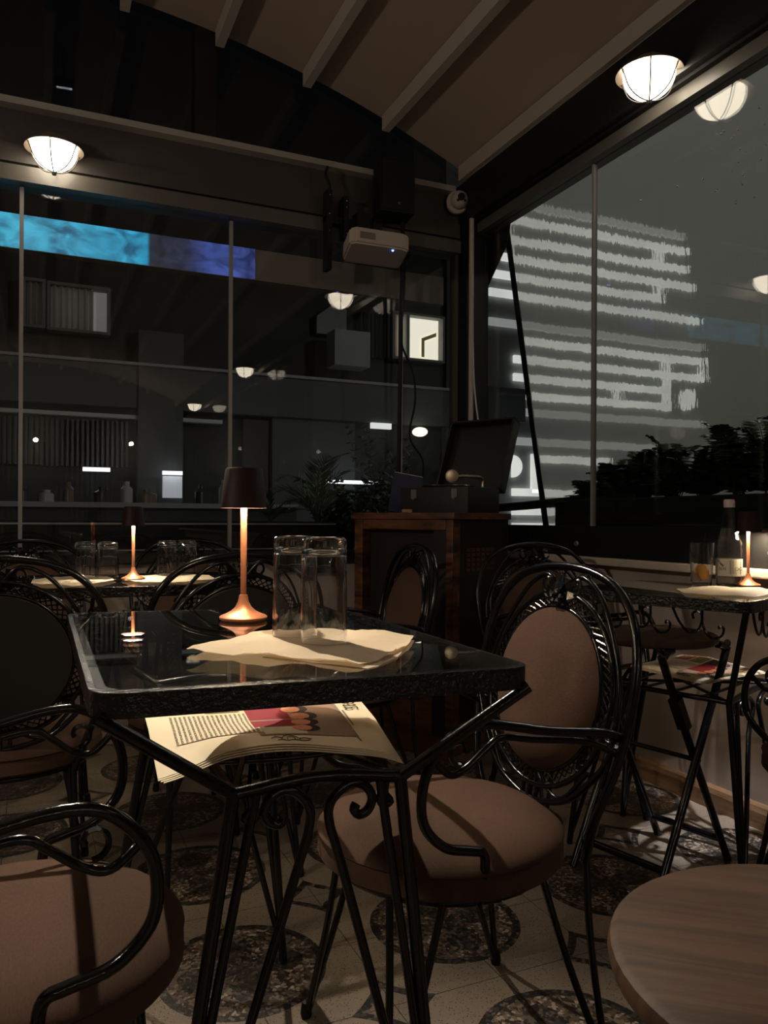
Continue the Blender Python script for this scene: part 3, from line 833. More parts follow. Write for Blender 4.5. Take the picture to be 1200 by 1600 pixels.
# ------------------------------------------------------------------ table lamps
def make_lamp(label, loc, s, h, led):
    t = thing('table_lamp', label, 'lamp', loc)
    obj('base', lathe(B(), [(0, 0), (0.040 * s, 0), (0.0455 * s, 0.0035 * s), (0.0465 * s, 0.007 * s), (0.044 * s, 0.0095 * s), (0.034 * s, 0.0135 * s), (0.024 * s, 0.0185 * s), (0.016 * s, 0.026 * s), (0.0105 * s, 0.037 * s), (0.008 * s, 0.05 * s), (0, 0.052 * s)], 40), COPPER, t)
    obj('stem', lathe(B(), [(0, 0.045 * s), (0.0058 * s, 0.045 * s), (0.0065 * s, h - 0.08 * s), (0, h - 0.07 * s)], 14), COPPER, t)
    sh = lathe(B(), [(0.0455 * s, h - 0.078 * s), (0.0365 * s, h - 0.003 * s), (0.034 * s, h), (0, h), (0, h - 0.004 * s), (0.0345 * s, h - 0.004 * s), (0.0442 * s, h - 0.078 * s)], 40)
    sd = obj('lamp_shade', sh, SHADE, t)
    obj('light_disc', lathe(B(), [(0.0075 * s, h - 0.071 * s), (0.0425 * s, h - 0.071 * s), (0.0425 * s, h - 0.067 * s), (0.0075 * s, h - 0.067 * s)], 32), led, sd)
    return t
make_lamp('tall copper stemmed table lamp with maroon shade on the middle glass table', (0.374, 1.512, 0.80), 1.0, 0.298, LED)
make_lamp('small copper table lamp beside the water bottle at the right edge', (2.040, 1.768, 0.795), 0.80, 0.234, LED2)
make_lamp('small copper table lamp between the tumblers on the far left table', (0.289, 2.625, 0.80), 0.80, 0.236, LED2)

# ------------------------------------------------------------------ sheets of paper on the tables
def crumple_sheet(name, label, pts, z, amp=0.004, mat=SHEET, seed=1, group=None):
    rnd = random.Random(seed)
    cx = sum(p[0] for p in pts) / len(pts); cy = sum(p[1] for p in pts) / len(pts)
    bm = B()
    vs = [bm.verts.new((x - cx, y - cy, 0)) for x, y in pts]
    bm.faces.new(vs)
    bmesh.ops.triangulate(bm, faces=bm.faces[:])
    for _ in range(4): bmesh.ops.subdivide_edges(bm, edges=[e for e in bm.edges if e.calc_length() > 0.022], cuts=1, use_grid_fill=False); bmesh.ops.triangulate(bm, faces=bm.faces[:])
    ph = [rnd.uniform(0, 6) for _ in range(6)]
    for v in bm.verts:
        x, y = v.co.x, v.co.y
        w = math.sin(x * 38 + y * 21 + ph[0]) * 0.5 + math.sin(x * -27 + y * 46 + ph[1]) * 0.5 + abs(math.sin(x * 24 - y * 17 + ph[2])) * 0.8
        ed = 1.0 if v.is_boundary else 0.7
        v.co.z = 0.0012 + max(0, amp * (w + 0.6) * 0.5 * ed)
        if v.is_boundary: v.co.z += rnd.uniform(0, amp * 0.35)
    thicken(bm, 0.0006)
    o = obj(name, bm, mat, None, True, loc=(cx, cy, z))
    return tag(o, label, 'paper', group)
crumple_sheet('paper_sheet', 'creased cream paper sheet carrying the two upturned tumblers',
              [(0.205, 1.172), (0.254, 1.233), (0.323, 1.284), (0.36, 1.33), (0.392, 1.345), (0.43, 1.315), (0.459, 1.298), (0.508, 1.285), (0.535, 1.235), (0.583, 1.178), (0.535, 1.10), (0.472, 1.030), (0.435, 0.995), (0.398, 0.970), (0.348, 1.042), (0.287, 1.086), (0.233, 1.131)], 0.80, 0.006, seed=3)
crumple_sheet('paper_sheet', 'lower cream paper sheet peeping out in front of the two upturned tumblers',
              [(0.30, 1.10), (0.40, 1.22), (0.53, 1.21), (0.548, 1.125), (0.475, 1.015), (0.425, 0.968), (0.405, 0.958), (0.36, 1.02)], 0.7996, 0.001, seed=13)
crumple_sheet('paper_sheet', 'cream paper sheet on the bottle table before the small lamp',
              [(1.728, 1.751), (1.636, 1.623), (1.696, 1.573), (1.743, 1.497), (1.845, 1.527), (1.978, 1.625), (2.004, 1.70), (1.913, 1.778), (1.825, 1.778)], 0.795, 0.004, seed=5)
crumple_sheet('paper_sheet', 'cream paper sheet on the far left table under the left tumblers',
              [(0.0, 2.68), (-0.01, 2.52), (0.06, 2.44), (0.13, 2.42), (0.19, 2.50), (0.235, 2.60), (0.20, 2.76), (0.10, 2.80)], 0.80, 0.006, seed=8)
crumple_sheet('paper_sheet', 'cream paper sheet on the far left table under the right tumblers',
              [(0.25, 2.56), (0.30, 2.47), (0.42, 2.44), (0.53, 2.52), (0.55, 2.72), (0.44, 2.84), (0.33, 2.78)], 0.80, 0.004, seed=9)

# ------------------------------------------------------------------ glasses
def tumbler(t, r, h, base, ribs=0, rb=None):
    """upturned tumbler: mouth on the table, thick base on top"""
    rb = rb or r
    w = 0.0022
    seg = 48
    def R_(z): return r + (rb - r) * z / h
    prof_o = [(r, 0.0), (R_(h * .5), h * .5), (R_(h - 0.006), h - 0.006), (R_(h) - 0.0015, h - 0.0025), (R_(h) - 0.004, h - 0.0006), (R_(h) - 0.007, h), (R_(h) - 0.010, h - 0.0006), (r * 0.45, h - 0.0035), (0, h - 0.0045)]
    prof_i = [(0, h - base), (r * 0.5, h - base + 0.0012), (R_(h - base) - w - 0.008, h - base - 0.0008), (R_(h - base) - w - 0.003, h - base - 0.004), (R_(h - base) - w - 0.0008, h - base - 0.010), (R_(h * .5) - w, h * .5), (r - w, 0.0)]
    bm = B()
    rings = []
    for pr_, inner in [(q, False) for q in prof_o] + [(q, True) for q in prof_i]:
        rr, z = pr_
        if rr < 1e-6: rings.append([bm.verts.new((0, 0, z))]); continue
        ring = []
        for k in range(seg):
            a = 2 * PI * k / seg
            q = rr
            if ribs and not inner and 0.004 < z < h - 0.003: q += 0.0009 * math.cos(ribs * a)
            ring.append(bm.verts.new((q * math.cos(a), q * math.sin(a), z)))
        rings.append(ring)
    def br(A_, C_):
        for k in range(seg):
            j = (k + 1) % seg
            if len(A_) == 1 and len(C_) == 1: return
            if len(A_) == 1: bm.faces.new((A_[0], C_[j], C_[k]))
            elif len(C_) == 1: bm.faces.new((A_[k], A_[j], C_[0]))
            else: bm.faces.new((A_[k], A_[j], C_[j], C_[k]))
    no = len(prof_o)
    for i in range(no - 1): br(rings[i], rings[i + 1])
    for i in range(no, len(rings) - 1): br(rings[i], rings[i + 1])
    br(rings[-1], rings[0])
    bmesh.ops.recalc_face_normals(bm, faces=bm.faces[:])
    return bm
g1 = tag(obj('tumbler', tumbler(None, 0.0368, 0.165, 0.021, 0, 0.0355), TUMB, loc=(0.417, 1.164, 0.8062)), 'tall upturned tumbler at the front on the creased paper', 'glass', 'tall tumblers')
g2 = g1.copy(); COL.objects.link(g2); g2.location = (0.397, 1.252, 0.8062); g2['label'] = 'tall upturned tumbler behind the front one, nearer the tall lamp'
s1 = None
for x, y, lab in [(0.149, 2.70, 'ribbed upturned tumbler on the far left table, leftmost of the row'), (0.215, 2.665, 'ribbed upturned tumbler on the far left table, just left of the small lamp'),
                  (0.412, 2.745, 'ribbed upturned tumbler on the far left table, just right of the small lamp'), (0.485, 2.775, 'ribbed upturned tumbler on the far left table, rightmost of the row')]:
    if s1 is None: o = s1 = obj('short_tumbler', tumbler(None, 0.034, 0.115, 0.014, 16, 0.031), TUMB)
    else: o = s1.copy(); COL.objects.link(o)
    o.location = (x, y, 0.8072); tag(o, lab, 'glass', 'short ribbed tumblers')
# cocktail glass with orange
t = thing('cocktail_glass', 'cut glass with an orange slice and thin straw beside the bottle', 'glass', (1.925, 1.845, 0.795))
bm = B(); seg = 48
H = 0.135
def cut(a, z): return 0.0012 * math.sin(8 * a + z * 150) * math.sin(8 * a - z * 150)
rings = []
NP = 14
for k in range(NP + 1):
    z = H * k / NP; r = 0.030 + 0.008 * k / NP
    rings.append([bm.verts.new(((r + (cut(2 * PI * j / seg, z) if 1 < k < 11 else 0)) * math.cos(2 * PI * j / seg), (r + (cut(2 * PI * j / seg, z) if 1 < k < 11 else 0)) * math.sin(2 * PI * j / seg), z)) for j in range(seg)])
for k in range(NP, 0, -1):
    z = max(0.012, H * k / NP); r = 0.0275 + 0.008 * k / NP
    rings.append([bm.verts.new((r * math.cos(2 * PI * j / seg), r * math.sin(2 * PI * j / seg), z)) for j in range(seg)])
for A_, C_ in zip(rings, rings[1:]):
    for j in range(seg): bm.faces.new((A_[j], A_[(j + 1) % seg], C_[(j + 1) % seg], C_[j]))
bm.faces.new(rings[0][::-1]); bm.faces.new(rings[-1])
bmesh.ops.recalc_face_normals(bm, faces=bm.faces[:])
obj('tumbler_wall', bm, TUMB, t)
sl = obj('orange_slice', lathe(B(), [(0, -0.004), (0.021, -0.004), (0.021, 0.004), (0, 0.004)], 24), PORANGE, t, loc=(-0.002, -0.004, 0.043), rot=(R(70), R(-35), R(15)))
obj('peel', lathe(B(), [(0.0205, -0.0045), (0.0245, -0.0045), (0.0245, 0.0045), (0.0205, 0.0045), (0.0205, -0.0045)], 24), PEEL, sl)
obj('straw', tube(B(), [(-0.005, 0.0, 0.016), (0.028, 0.012, 0.165)], 0.0018, 6, 1), MATBLACK, t)

# bottle
t = thing('water_bottle', 'clear glass water bottle with a cream label on the right table', 'bottle', (2.005, 1.810, 0.795))
H = 0.272
prof = [(0, 0), (0.034, 0), (0.0385, 0.004), (0.0392, 0.03), (0.0392, 0.092), (0.0380, 0.100), (0.0395, 0.110), (0.0375, 0.120), (0.040, 0.130), (0.0385, 0.142), (0.033, 0.150), (0.030, 0.165), (0.025, 0.19), (0.021, 0.215), (0.0185, 0.238), (0.0160, 0.244), (0.0160, 0.252)]
obj('glass_body', lathe(B(), prof + [(0.0135, 0.252), (0.0135, 0.244), (0.0185, 0.212), (0.0225, 0.19), (0.0275, 0.165), (0.031, 0.147), (0.0362, 0.128), (0.0365, 0.03), (0.034, 0.006), (0, 0.006)], 40), BOTG, t)
obj('cap', lathe(B(), [(0.0165, 0.247), (0.0172, 0.249), (0.0172, 0.268), (0.015, 0.2725), (0, 0.2725)], 24), plain('pinkish_white_cap', (0.72, 0.58, 0.53), 0.45), t)
lb = obj('paper_label', lathe(B(), [(0.0396, 0.032), (0.0396, 0.086)], 40), plain('cream_label', (0.85, 0.78, 0.62), 0.7), t)
def text(body, size, parent, loc, rot, mat, name='lettering', ext=0.0002):
    cu = bpy.data.curves.new(name, 'FONT'); cu.body = body; cu.size = size; cu.extrude = ext
    cu.materials.append(mat)
    tmp = bpy.data.objects.new(name, cu); COL.objects.link(tmp)
    bpy.context.view_layer.update()
    me = bpy.data.meshes.new_from_object(tmp.evaluated_get(bpy.context.evaluated_depsgraph_get()))
    bpy.data.objects.remove(tmp); bpy.data.curves.remove(cu)
    me.materials.clear(); me.materials.append(mat)
    o = bpy.data.objects.new(name, me); link(o, parent); o.location = loc; o.rotation_euler = rot
    return o
GREYI = plain('grey_print', (0.22, 0.20, 0.17), 0.8)
viewA = math.atan2(-1.81, -2.005)
def on_label(ang, z, body, size):
    a = viewA + ang
    text(body, size, lb, (0.0401 * math.cos(a), 0.0401 * math.sin(a), z), (PI / 2, 0, a + PI / 2), GREYI)
on_label(-0.80, 0.050, 'N', 0.015); on_label(-0.48, 0.050, 'H', 0.015)
on_label(0.42, 0.050, 'O', 0.016); on_label(0.80, 0.050, 'C', 0.016)
lg = B()
a0 = viewA - 0.55
for da, zz in ((-0.25, 0.078), (-0.1, 0.071), (0.05, 0.066)):
    a = a0 + da; box(lg, -0.004, 0.004, -0.0002, 0.0002, -0.003, 0.003, M=Matrix.Translation((0.0399 * math.cos(a), 0.0399 * math.sin(a), zz)) @ Matrix.Rotation(a + PI / 2, 4, 'Z') @ Matrix.Rotation(R(35), 4, 'Y'))
for da in (0.05, 0.12, 0.3, 0.95):
    a = viewA + da; box(lg, -0.0005, 0.0005, -0.0002, 0.0002, -0.022, 0.022, M=Matrix.Translation((0.0399 * math.cos(a), 0.0399 * math.sin(a), 0.06)) @ Matrix.Rotation(a + PI / 2, 4, 'Z'))
obj('emblem', lg, GREYI, lb, smooth=False)

# ------------------------------------------------------------------ newspapers
def lines_mat():
    m, nt, p, out = newmat('printed_text_lines')
    tc = nt.nodes.new('ShaderNodeTexCoord')
    s = nt.nodes.new('ShaderNodeSeparateXYZ'); nt.links.new(tc.outputs['UV'], s.inputs[0])
    k = mnode(nt, 'FRACT', mnode(nt, 'MULTIPLY', s.outputs[0], 19.0))
    ln = mnode(nt, 'LESS_THAN', k, 0.5)
    nz = nt.nodes.new('ShaderNodeTexNoise'); nz.inputs['Scale'].default_value = 60; nt.links.new(tc.outputs['UV'], nz.inputs['Vector'])
    wd = mnode(nt, 'MULTIPLY', ln, mnode(nt, 'GREATER_THAN', nz.outputs['Fac'], 0.42))
    mx = nt.nodes.new('ShaderNodeMix'); mx.data_type = 'RGBA'
    mx.inputs[6].default_value = (0.92, 0.78, 0.58, 1); mx.inputs[7].default_value = (0.14, 0.115, 0.09, 1)
    nt.links.new(wd, mx.inputs[0]); nt.links.new(mx.outputs[2], p.inputs['Base Color'])
    p.inputs['Roughness'].default_value = 0.85
    return m
def photo_mat(name, cols, scale):
    m, nt, p, out = newmat(name)
    tc = nt.nodes.new('ShaderNodeTexCoord')
    nz = nt.nodes.new('ShaderNodeTexNoise'); nz.inputs['Scale'].default_value = scale; nz.inputs['Detail'].default_value = 3
    nz.inputs['Distortion'].default_value = 1.2
    nt.links.new(tc.outputs['UV'], nz.inputs['Vector'])
    cr = nt.nodes.new('ShaderNodeValToRGB')
    while len(cr.color_ramp.elements) < len(cols): cr.color_ramp.elements.new(0.5)
    for i, (e, c) in enumerate(zip(cr.color_ramp.elements, cols)):
        e.position = 0.3 + 0.4 * i / (len(cols) - 1); e.color = (*c, 1)
    nt.links.new(nz.outputs['Fac'], cr.inputs[0]); nt.links.new(cr.outputs[0], p.inputs['Base Color'])
    p.inputs['Roughness'].default_value = 0.8
    return m
LINES = lines_mat()
FOOD1 = photo_mat('food_picture', [(0.20, 0.05, 0.03), (0.55, 0.28, 0.18), (0.35, 0.12, 0.08), (0.7, 0.55, 0.42)], 6)
FOOD2 = photo_mat('food_picture_green', [(0.05, 0.05, 0.03), (0.45, 0.36, 0.12), (0.2, 0.2, 0.07), (0.7, 0.6, 0.4)], 7)
PGREY = plain('picture_grey', (0.34, 0.24, 0.20), 0.85)
PDARK = plain('picture_dark', (0.05, 0.035, 0.04), 0.85)
PRED = plain('picture_red_sofa', (0.30, 0.015, 0.035), 0.85)
PSKIN = plain('picture_skin', (0.75, 0.30, 0.18), 0.85)
PWHITE = plain('picture_cloth', (0.72, 0.62, 0.52), 0.85)
PTAN = plain('picture_tan', (0.42, 0.27, 0.20), 0.85)
def newspaper(label, TL, TR, BR, BL, z, hfun, group, big=True):
    t = thing('newspaper', label, 'newspaper', ((TL[0] + BR[0]) / 2, (TL[1] + BR[1]) / 2, z))
    ox, oy = t.location.x, t.location.y
    def S(u, v, dz=0.0):
        """u 0..1 left to right, v 0 near .. 1 far"""
        a = (BL[0] + (BR[0] - BL[0]) * u, BL[1] + (BR[1] - BL[1]) * u); b = (TL[0] + (TR[0] - TL[0]) * u, TL[1] + (TR[1] - TL[1]) * u)
        return Vector((a[0] + (b[0] - a[0]) * v - ox, a[1] + (b[1] - a[1]) * v - oy, hfun(u, v) + dz))
    def grid(u0, u1, v0, v1, dz, n, m, thick=0.0, shift=(0, 0), hs=1.0):
        bm = B(); uvl = bm.loops.layers.uv.new('UVMap'); vs = []
        for i in range(n + 1):
            row = []
            for j in range(m + 1):
                p = S(u0 + (u1 - u0) * i / n, v0 + (v1 - v0) * j / m); p.z = p.z * hs + dz
                row.append(bm.verts.new(p + Vector((shift[0], shift[1], 0))))
            vs.append(row)
        for i in range(n):
            for j in range(m):
                f = bm.faces.new((vs[i][j], vs[i + 1][j], vs[i + 1][j + 1], vs[i][j + 1]))
                for lp, (a, b) in zip(f.loops, ((i, j), (i + 1, j), (i + 1, j + 1), (i, j + 1))): lp[uvl].uv = (a / n, b / m)
        if thick: thicken(bm, thick)
        return bm
    obj('front_page', grid(0, 1, 0, 1, 0.006, 26, 26, 0.0008), NEWSP, t)
    for k in range(3):
        obj('inner_page', grid(0.01 * k, 1.0 + 0.012 * (k + 1), -0.012 * (k + 1), 1, 0.0048 - 0.0014 * k, 20, 20, 0.0008, hs=1 - 0.05 * (k + 1)), NEWSP, t)
    D = 0.0072
    def patch(name, u0, u1, v0, v1, mat, dz=0.0, n=10): return obj(name, grid(u0, u1, v0, v1, D + dz, n, n), mat, t)
    def blob(bm, u, v, ru, rv, dz, n=14):
        c = bm.verts.new(S(u, v, D + dz)); r = [bm.verts.new(S(u + ru * math.cos(2 * PI * i / n), v + rv * math.sin(2 * PI * i / n), D + dz)) for i in range(n)]
        for i in range(n): bm.faces.new((c, r[i], r[(i + 1) % n]))
    patch('food_picture', 0.07, 0.235, 0.74, 0.955, FOOD1); patch('food_picture', 0.265, 0.42, 0.70, 0.95, FOOD2)
    patch('text_column', 0.10, 0.49, 0.26, 0.66, LINES, 0, 14)
    pic = patch('family_picture', 0.445, 0.885, 0.17, 0.95, PGREY)
    patch('picture_detail', 0.445, 0.60, 0.72, 0.95, PDARK, 0.0002); patch('picture_detail', 0.445, 0.635, 0.36, 0.72, PRED, 0.0003)
    patch('picture_detail', 0.70, 0.86, 0.55, 0.93, PTAN, 0.0002); patch('picture_detail', 0.47, 0.66, 0.19, 0.34, PWHITE, 0.0003)
    hair = B(); face = B()
    for u, v in [(0.625, 0.82), (0.665, 0.68), (0.69, 0.55), (0.675, 0.43), (0.66, 0.31)]:
        blob(hair, u + 0.012, v, 0.062, 0.075, 0.0004); blob(face, u - 0.008, v, 0.045, 0.058, 0.0006)
    obj('picture_hair', hair, PDARK, t); obj('picture_face', face, PSKIN, t)
    # drawn emblem at the page's near edge
    em = B()
    for pts in ([(0.52, 0.075), (0.535, 0.13), (0.56, 0.15), (0.585, 0.13), (0.60, 0.07)], [(0.545, 0.07), (0.55, 0.11), (0.565, 0.12), (0.58, 0.10), (0.575, 0.06)],
                [(0.48, 0.10), (0.50, 0.125), (0.525, 0.10)], [(0.50, 0.05), (0.52, 0.065), (0.54, 0.045), (0.57, 0.06), (0.61, 0.045), (0.64, 0.06)], [(0.60, 0.09), (0.63, 0.10), (0.65, 0.08)]):
        tube(em, [S(u, v, D) for u, v in pts], 0.0007, 4, 4)
    obj('drawn_emblem', em, INK, t)
    if big:
        d = (S(0.93, 0.6) - S(0.93, 0.86)); yaw = math.atan2(d.y, d.x)
        tp = S(0.915, 0.86, D + 0.0014)
        sl_ = math.atan2(d.z, math.hypot(d.x, d.y))
        text('V1935', 0.034, t, tp, (0, -sl_, yaw), INK, 'headline')
        patch('text_column', 0.895, 0.903, 0.35, 0.62, GREYI); patch('text_column', 0.875, 0.882, 0.1, 0.6, GREYI)
    return t
def h_main(u, v):
    e = max(0.0, 1 - v / 0.5)
    return 0.006 + 0.016 * e * math.sin(PI * min(1, max(0, (u - 0.05) / 0.85))) ** 1.5 - 0.012 * max(0, (u - 0.82) / 0.18) ** 2 * e - 0.02 * max(0, (0.25 - u) / 0.25) * e
newspaper('folded newspaper with a family picture on the shelf of the middle table', (0.172, 1.43), (0.540, 1.37), (0.470, 1.015), (0.150, 1.065), 0.662, h_main, 'newspapers on table shelves')
def h_right(u, v): return 0.006 + 0.03 * max(0, v - 0.6) * max(0, 1 - abs(u - 0.35) / 0.5) + 0.02 * max(0, (u - 0.8) / 0.2) ** 2 * (1 - v)
newspaper('folded newspaper on the shelf of the right table, seen through the stool legs', (2.004, 2.005), (2.03, 1.70), (1.74, 1.60), (1.72, 1.93), 0.531, h_right, 'newspapers on table shelves', False)

# ------------------------------------------------------------------ folding stools
def make_stool():
    t = thing('folding_stool', '', 'stool')
    obj('round_top', lathe(B(), [(0, 0.675), (0.164, 0.675), (0.170, 0.671), (0.172, 0.664), (0.170, 0.655), (0.162, 0.650), (0, 0.650)], 56), WOODT, t)
    # outer U frame and inner U frame crossing
    for sx, w_, nm in ((1, 0.135, 'leg'), (-1, 0.115, 'leg')):
        for s in (1, -1):
            l = tube(B(), [(0.10 * sx, w_ * s, 0.648), (0.135 * sx, w_ * s, 0.635), (0.125 * sx, w_ * s, 0.585), (-0.20 * sx, w_ * s, 0.0)], 0.0115, 8, 4)
            leg = obj('leg', l, IRON, t)
            if sx < 0: obj('hinge_sleeve', BX(-0.012, 0.012, -0.016, 0.016, -0.05, 0.05, M=Matrix.Translation((-0.06, w_ * s, 0.47)) @ Matrix.Rotation(R(-29), 4, 'Y')), IRON, leg, smooth=False)
    for sx, w_ in ((1, 0.135), (-1, 0.115)):
        k = 0.88
        x = (0.125 + (-0.20 - 0.125) * k) * sx; z = 0.585 * (1 - k)
        obj('stretcher', tube(B(), [(x, -w_, z), (x, w_, z)], 0.0105, 8, 1), IRON, t)
    obj('pivot', tube(B(), [(0, -0.14, 0.335), (0, 0.14, 0.335)], 0.007, 8, 1), IRON, t)
    return t
st = make_stool()
place(st, False, (1.65, 1.752, 0), R(14), 'round wooden folding stool with crossed black legs before the right table', 'round wooden stools')
place(st, True, (0.550, 0.385, 0), R(-40), 'round wooden stool top close up at the lower right corner', 'round wooden stools')

# ------------------------------------------------------------------ plants
def leaflet(bm, p, d, n, ln, w):
    """pointed leaf: from p along d, broad across n"""
    q = [p, p + d * ln * 0.35 + n * w, p + d * ln, p + d * ln * 0.35 - n * w]
    up = d.cross(n).normalized() * w * 0.25
    m = p + d * ln * 0.4 + up
    a, b, c, e = [bm.verts.new(x) for x in q]; mm = bm.verts.new(m)
    for f in ((a, b, mm), (b, c, mm), (c, e, mm), (e, a, mm)): bm.faces.new(f)
def frond(bm, base, yaw, length, rise, droop, leaf, w, pairs, rnd, stem=0.003, back=0.3):
    d = Vector((math.cos(yaw), math.sin(yaw), 0)); P = []
    for i in range(11):
        s = i / 10
        P.append(base + d * length * s * (0.55 + 0.45 * s * droop) + Vector((0, 0, rise * (s * 1.6 - 0.6 * s * s * (1 + droop)))))
    tube(bm, P, stem, 4, 1, r1=stem * 0.3)
    for i in range(pairs):
        s = 0.22 + 0.78 * i / pairs
        k = s * 10; j = min(9, int(k)); p = P[j].lerp(P[j + 1], k - j); tg = (P[j + 1] - P[j]).normalized()
        side = tg.cross(Vector((0, 0, 1))).normalized()
        sz = leaf * (1 - 0.75 * s ** 2) * (0.6 + 0.4 * min(1, (s - 0.2) * 4))
        for sd in (1, -1):
            dd = (side * sd + tg * back + Vector((0, 0, -0.15 + rnd.uniform(-.15, .15)))).normalized()
            leaflet(bm, p, dd, tg.cross(dd).normalized().cross(dd).normalized(), sz, w * (1 - 0.5 * s))
def fern(name, label, loc, nf, length, rise, seed, group, mat=LEAF, leaf=0.05, w=0.008, pairs=18, cat='fern'):
    rnd = random.Random(seed); bm = B()
    for i in range(nf):
        yaw = 2 * PI * i / nf + rnd.uniform(-.4, .4)
        frond(bm, Vector((rnd.uniform(-.02, .02), rnd.uniform(-.02, .02), 0)), yaw, length * rnd.uniform(.7, 1.15), rise * rnd.uniform(.12, 1.15), rnd.uniform(.2, .8), leaf * rnd.uniform(.8, 1.2), w, pairs, rnd)
    t = thing(name, label, cat, loc, 0, group)
    obj('fronds', bm, mat, t, smooth=False)
    return t
# planter trough outside the right glass
t = thing('planter_trough', 'long black planter trough outside the right glass, full of ferns', 'planter', (2.47, 2.1, 0))
tr = B(); box(tr, -0.17, 0.17, -2.4, 1.02, 0.0, 1.09, bev=0.01)
obj('trough', tr, MATBLACK, t)
obj('soil', BX(-0.15, 0.15, -2.38, 1.0, 1.07, 1.097), plain('dark_soil', (0.02, 0.015, 0.01), 0.9, bump=0.6, bscale=60), t, smooth=False)
FG = 'ferns in the planter outside the right glass'
spec = [((2.45, 3.02), 14, 0.17, 0.12, 'spiky low fern at the left end of the planter by the vinyl edge'),
        ((2.44, 2.84), 16, 0.18, 0.20, 'bushy fern behind the vertical pane joint'),
        ((2.46, 2.67), 18, 0.17, 0.24, 'leafy fern just right of the vertical pane joint'),
        ((2.46, 2.50), 18, 0.18, 0.30, 'broad dark fern in the middle of the planter, peaked leaves on top'),
        ((2.45, 2.34), 18, 0.17, 0.25, 'dark fern in the middle of the planter, dipping right of the peaked one'),
        ((2.46, 2.18), 18, 0.19, 0.31, 'fern left of the bottle cap, with pointed leaf tips'),
        ((2.45, 2.02), 18, 0.20, 0.36, 'fern above the bottle cap with one tall upright frond'),
        ((2.44, 1.84), 18, 0.22, 0.46, 'tallest large fern at the right edge above the small lamp'),
        ((2.47, 1.64), 18, 0.22, 0.42, 'fern partly cut by the right edge, beyond the tallest one')]
for i, ((x, y), nf, ln, rs, lab) in enumerate(spec):
    fern('potted_fern', lab, (x, y, 1.098), nf + 8, ln, rs, 20 + i, FG, LEAF, 0.085, 0.016, 18)
# planting outside the back glass
t = thing('planter_trough', 'low black planter trough outside the back glass with a metal lip', 'planter', (0.55, 3.98, 0))
tr = B(); box(tr, -2.6, 0.88, -0.15, 0.15, 0.0, 0.985, bev=0.01)
obj('trough', tr, MATBLACK, t)
lp = B(); box(lp, -2.6, 0.88, -0.165, -0.150, 0.968, 0.976); box(lp, -2.6, 0.88, -0.165, -0.150, 0.845, 0.851)
obj('metal_lip', lp, plain('dull_steel', (0.4, 0.4, 0.4), 0.4, metal=0.7), t, smooth=False)
def palm(name, label, loc, nf, length, rise, seed, leaf, w, mat, pairs=14):
    rnd = random.Random(seed); bm = B()
    for i in range(nf):
        yaw = 2 * PI * i / nf + rnd.uniform(-.5, .5)
        frond(bm, Vector((0, 0, 0)), yaw, length * rnd.uniform(.6, 1.1), rise * rnd.uniform(.5, 1.2), rnd.uniform(.3, 1.0), leaf, w, pairs, rnd, 0.004, 1.3)
    t = thing(name, label, 'plant', loc); obj('fronds', bm, mat, t, smooth=False)
    return t
palm('palm_plant', 'feathery palm outside the back glass above the tumblers', (1.38, 3.98, 0.98), 15, 0.34, 0.36, 41, 0.16, 0.006, LEAF2)
palm('palm_plant', 'smaller palm outside the back glass just right of the tall lampshade', (1.12, 3.96, 0.98), 11, 0.26, 0.18, 43, 0.13, 0.006, LEAF2)
def bush(name, label, loc, h, rad, n, seed, mat, cat, lw=0.008, ll=0.05):
    rnd = random.Random(seed); t = thing(name, label, cat, loc)
    br = B(); lf = B()
    for i in range(n):
        yaw = rnd.uniform(0, 2 * PI); hh = h * rnd.uniform(.4, 1.0); rr = rad * rnd.uniform(.2, 1.0)
        P = [Vector((0, 0, 0)), Vector((rr * .35 * math.cos(yaw), rr * .35 * math.sin(yaw), hh * .5)), Vector((rr * math.cos(yaw), rr * math.sin(yaw), hh))]
        sp = smooth_pts(P, 8)
        tube(br, sp, 0.003, 4, 1, r1=0.001)
        for k in range(3, len(sp)):
            for _ in range(3):
                d = Vector((rnd.uniform(-1, 1), rnd.uniform(-1, 1), rnd.uniform(-.3, 1))).normalized()
                nn = d.orthogonal().normalized()
                leaflet(lf, sp[k], d, nn, ll * rnd.uniform(.7, 1.2), lw)
    obj('branches', br, DARKW, t); obj('leaves', lf, mat, t, smooth=False)
    return t
bush('olive_bush', 'small leaved olive bush outside the back glass, left of the gramophone', (1.78, 4.02, 0.80), 0.72, 0.22, 22, 5, LEAF3, 'bush')
bush('hedge_bush', 'dark low bush outside the back glass behind the cabinet', (1.60, 4.06, 0.80), 0.42, 0.34, 40, 6, LEAF, 'bush', 0.012, 0.05)
tag(obj('bush_box', BX(1.46, 2.10, 3.86, 4.16, 0, 0.81), MATBLACK), 'black plant box under the bushes outside the back glass', 'planter')
tag(obj('hand_rail', tube(B(), [(2.34, 4.05, 1.055), (2.35, 3.42, 1.075), (2.36, 3.10, 1.09), (2.36, 2.6, 1.10)], 0.022, 8, 2), MATBLACK), 'thick black rail outside crossing in front of the lit letters', 'rail')

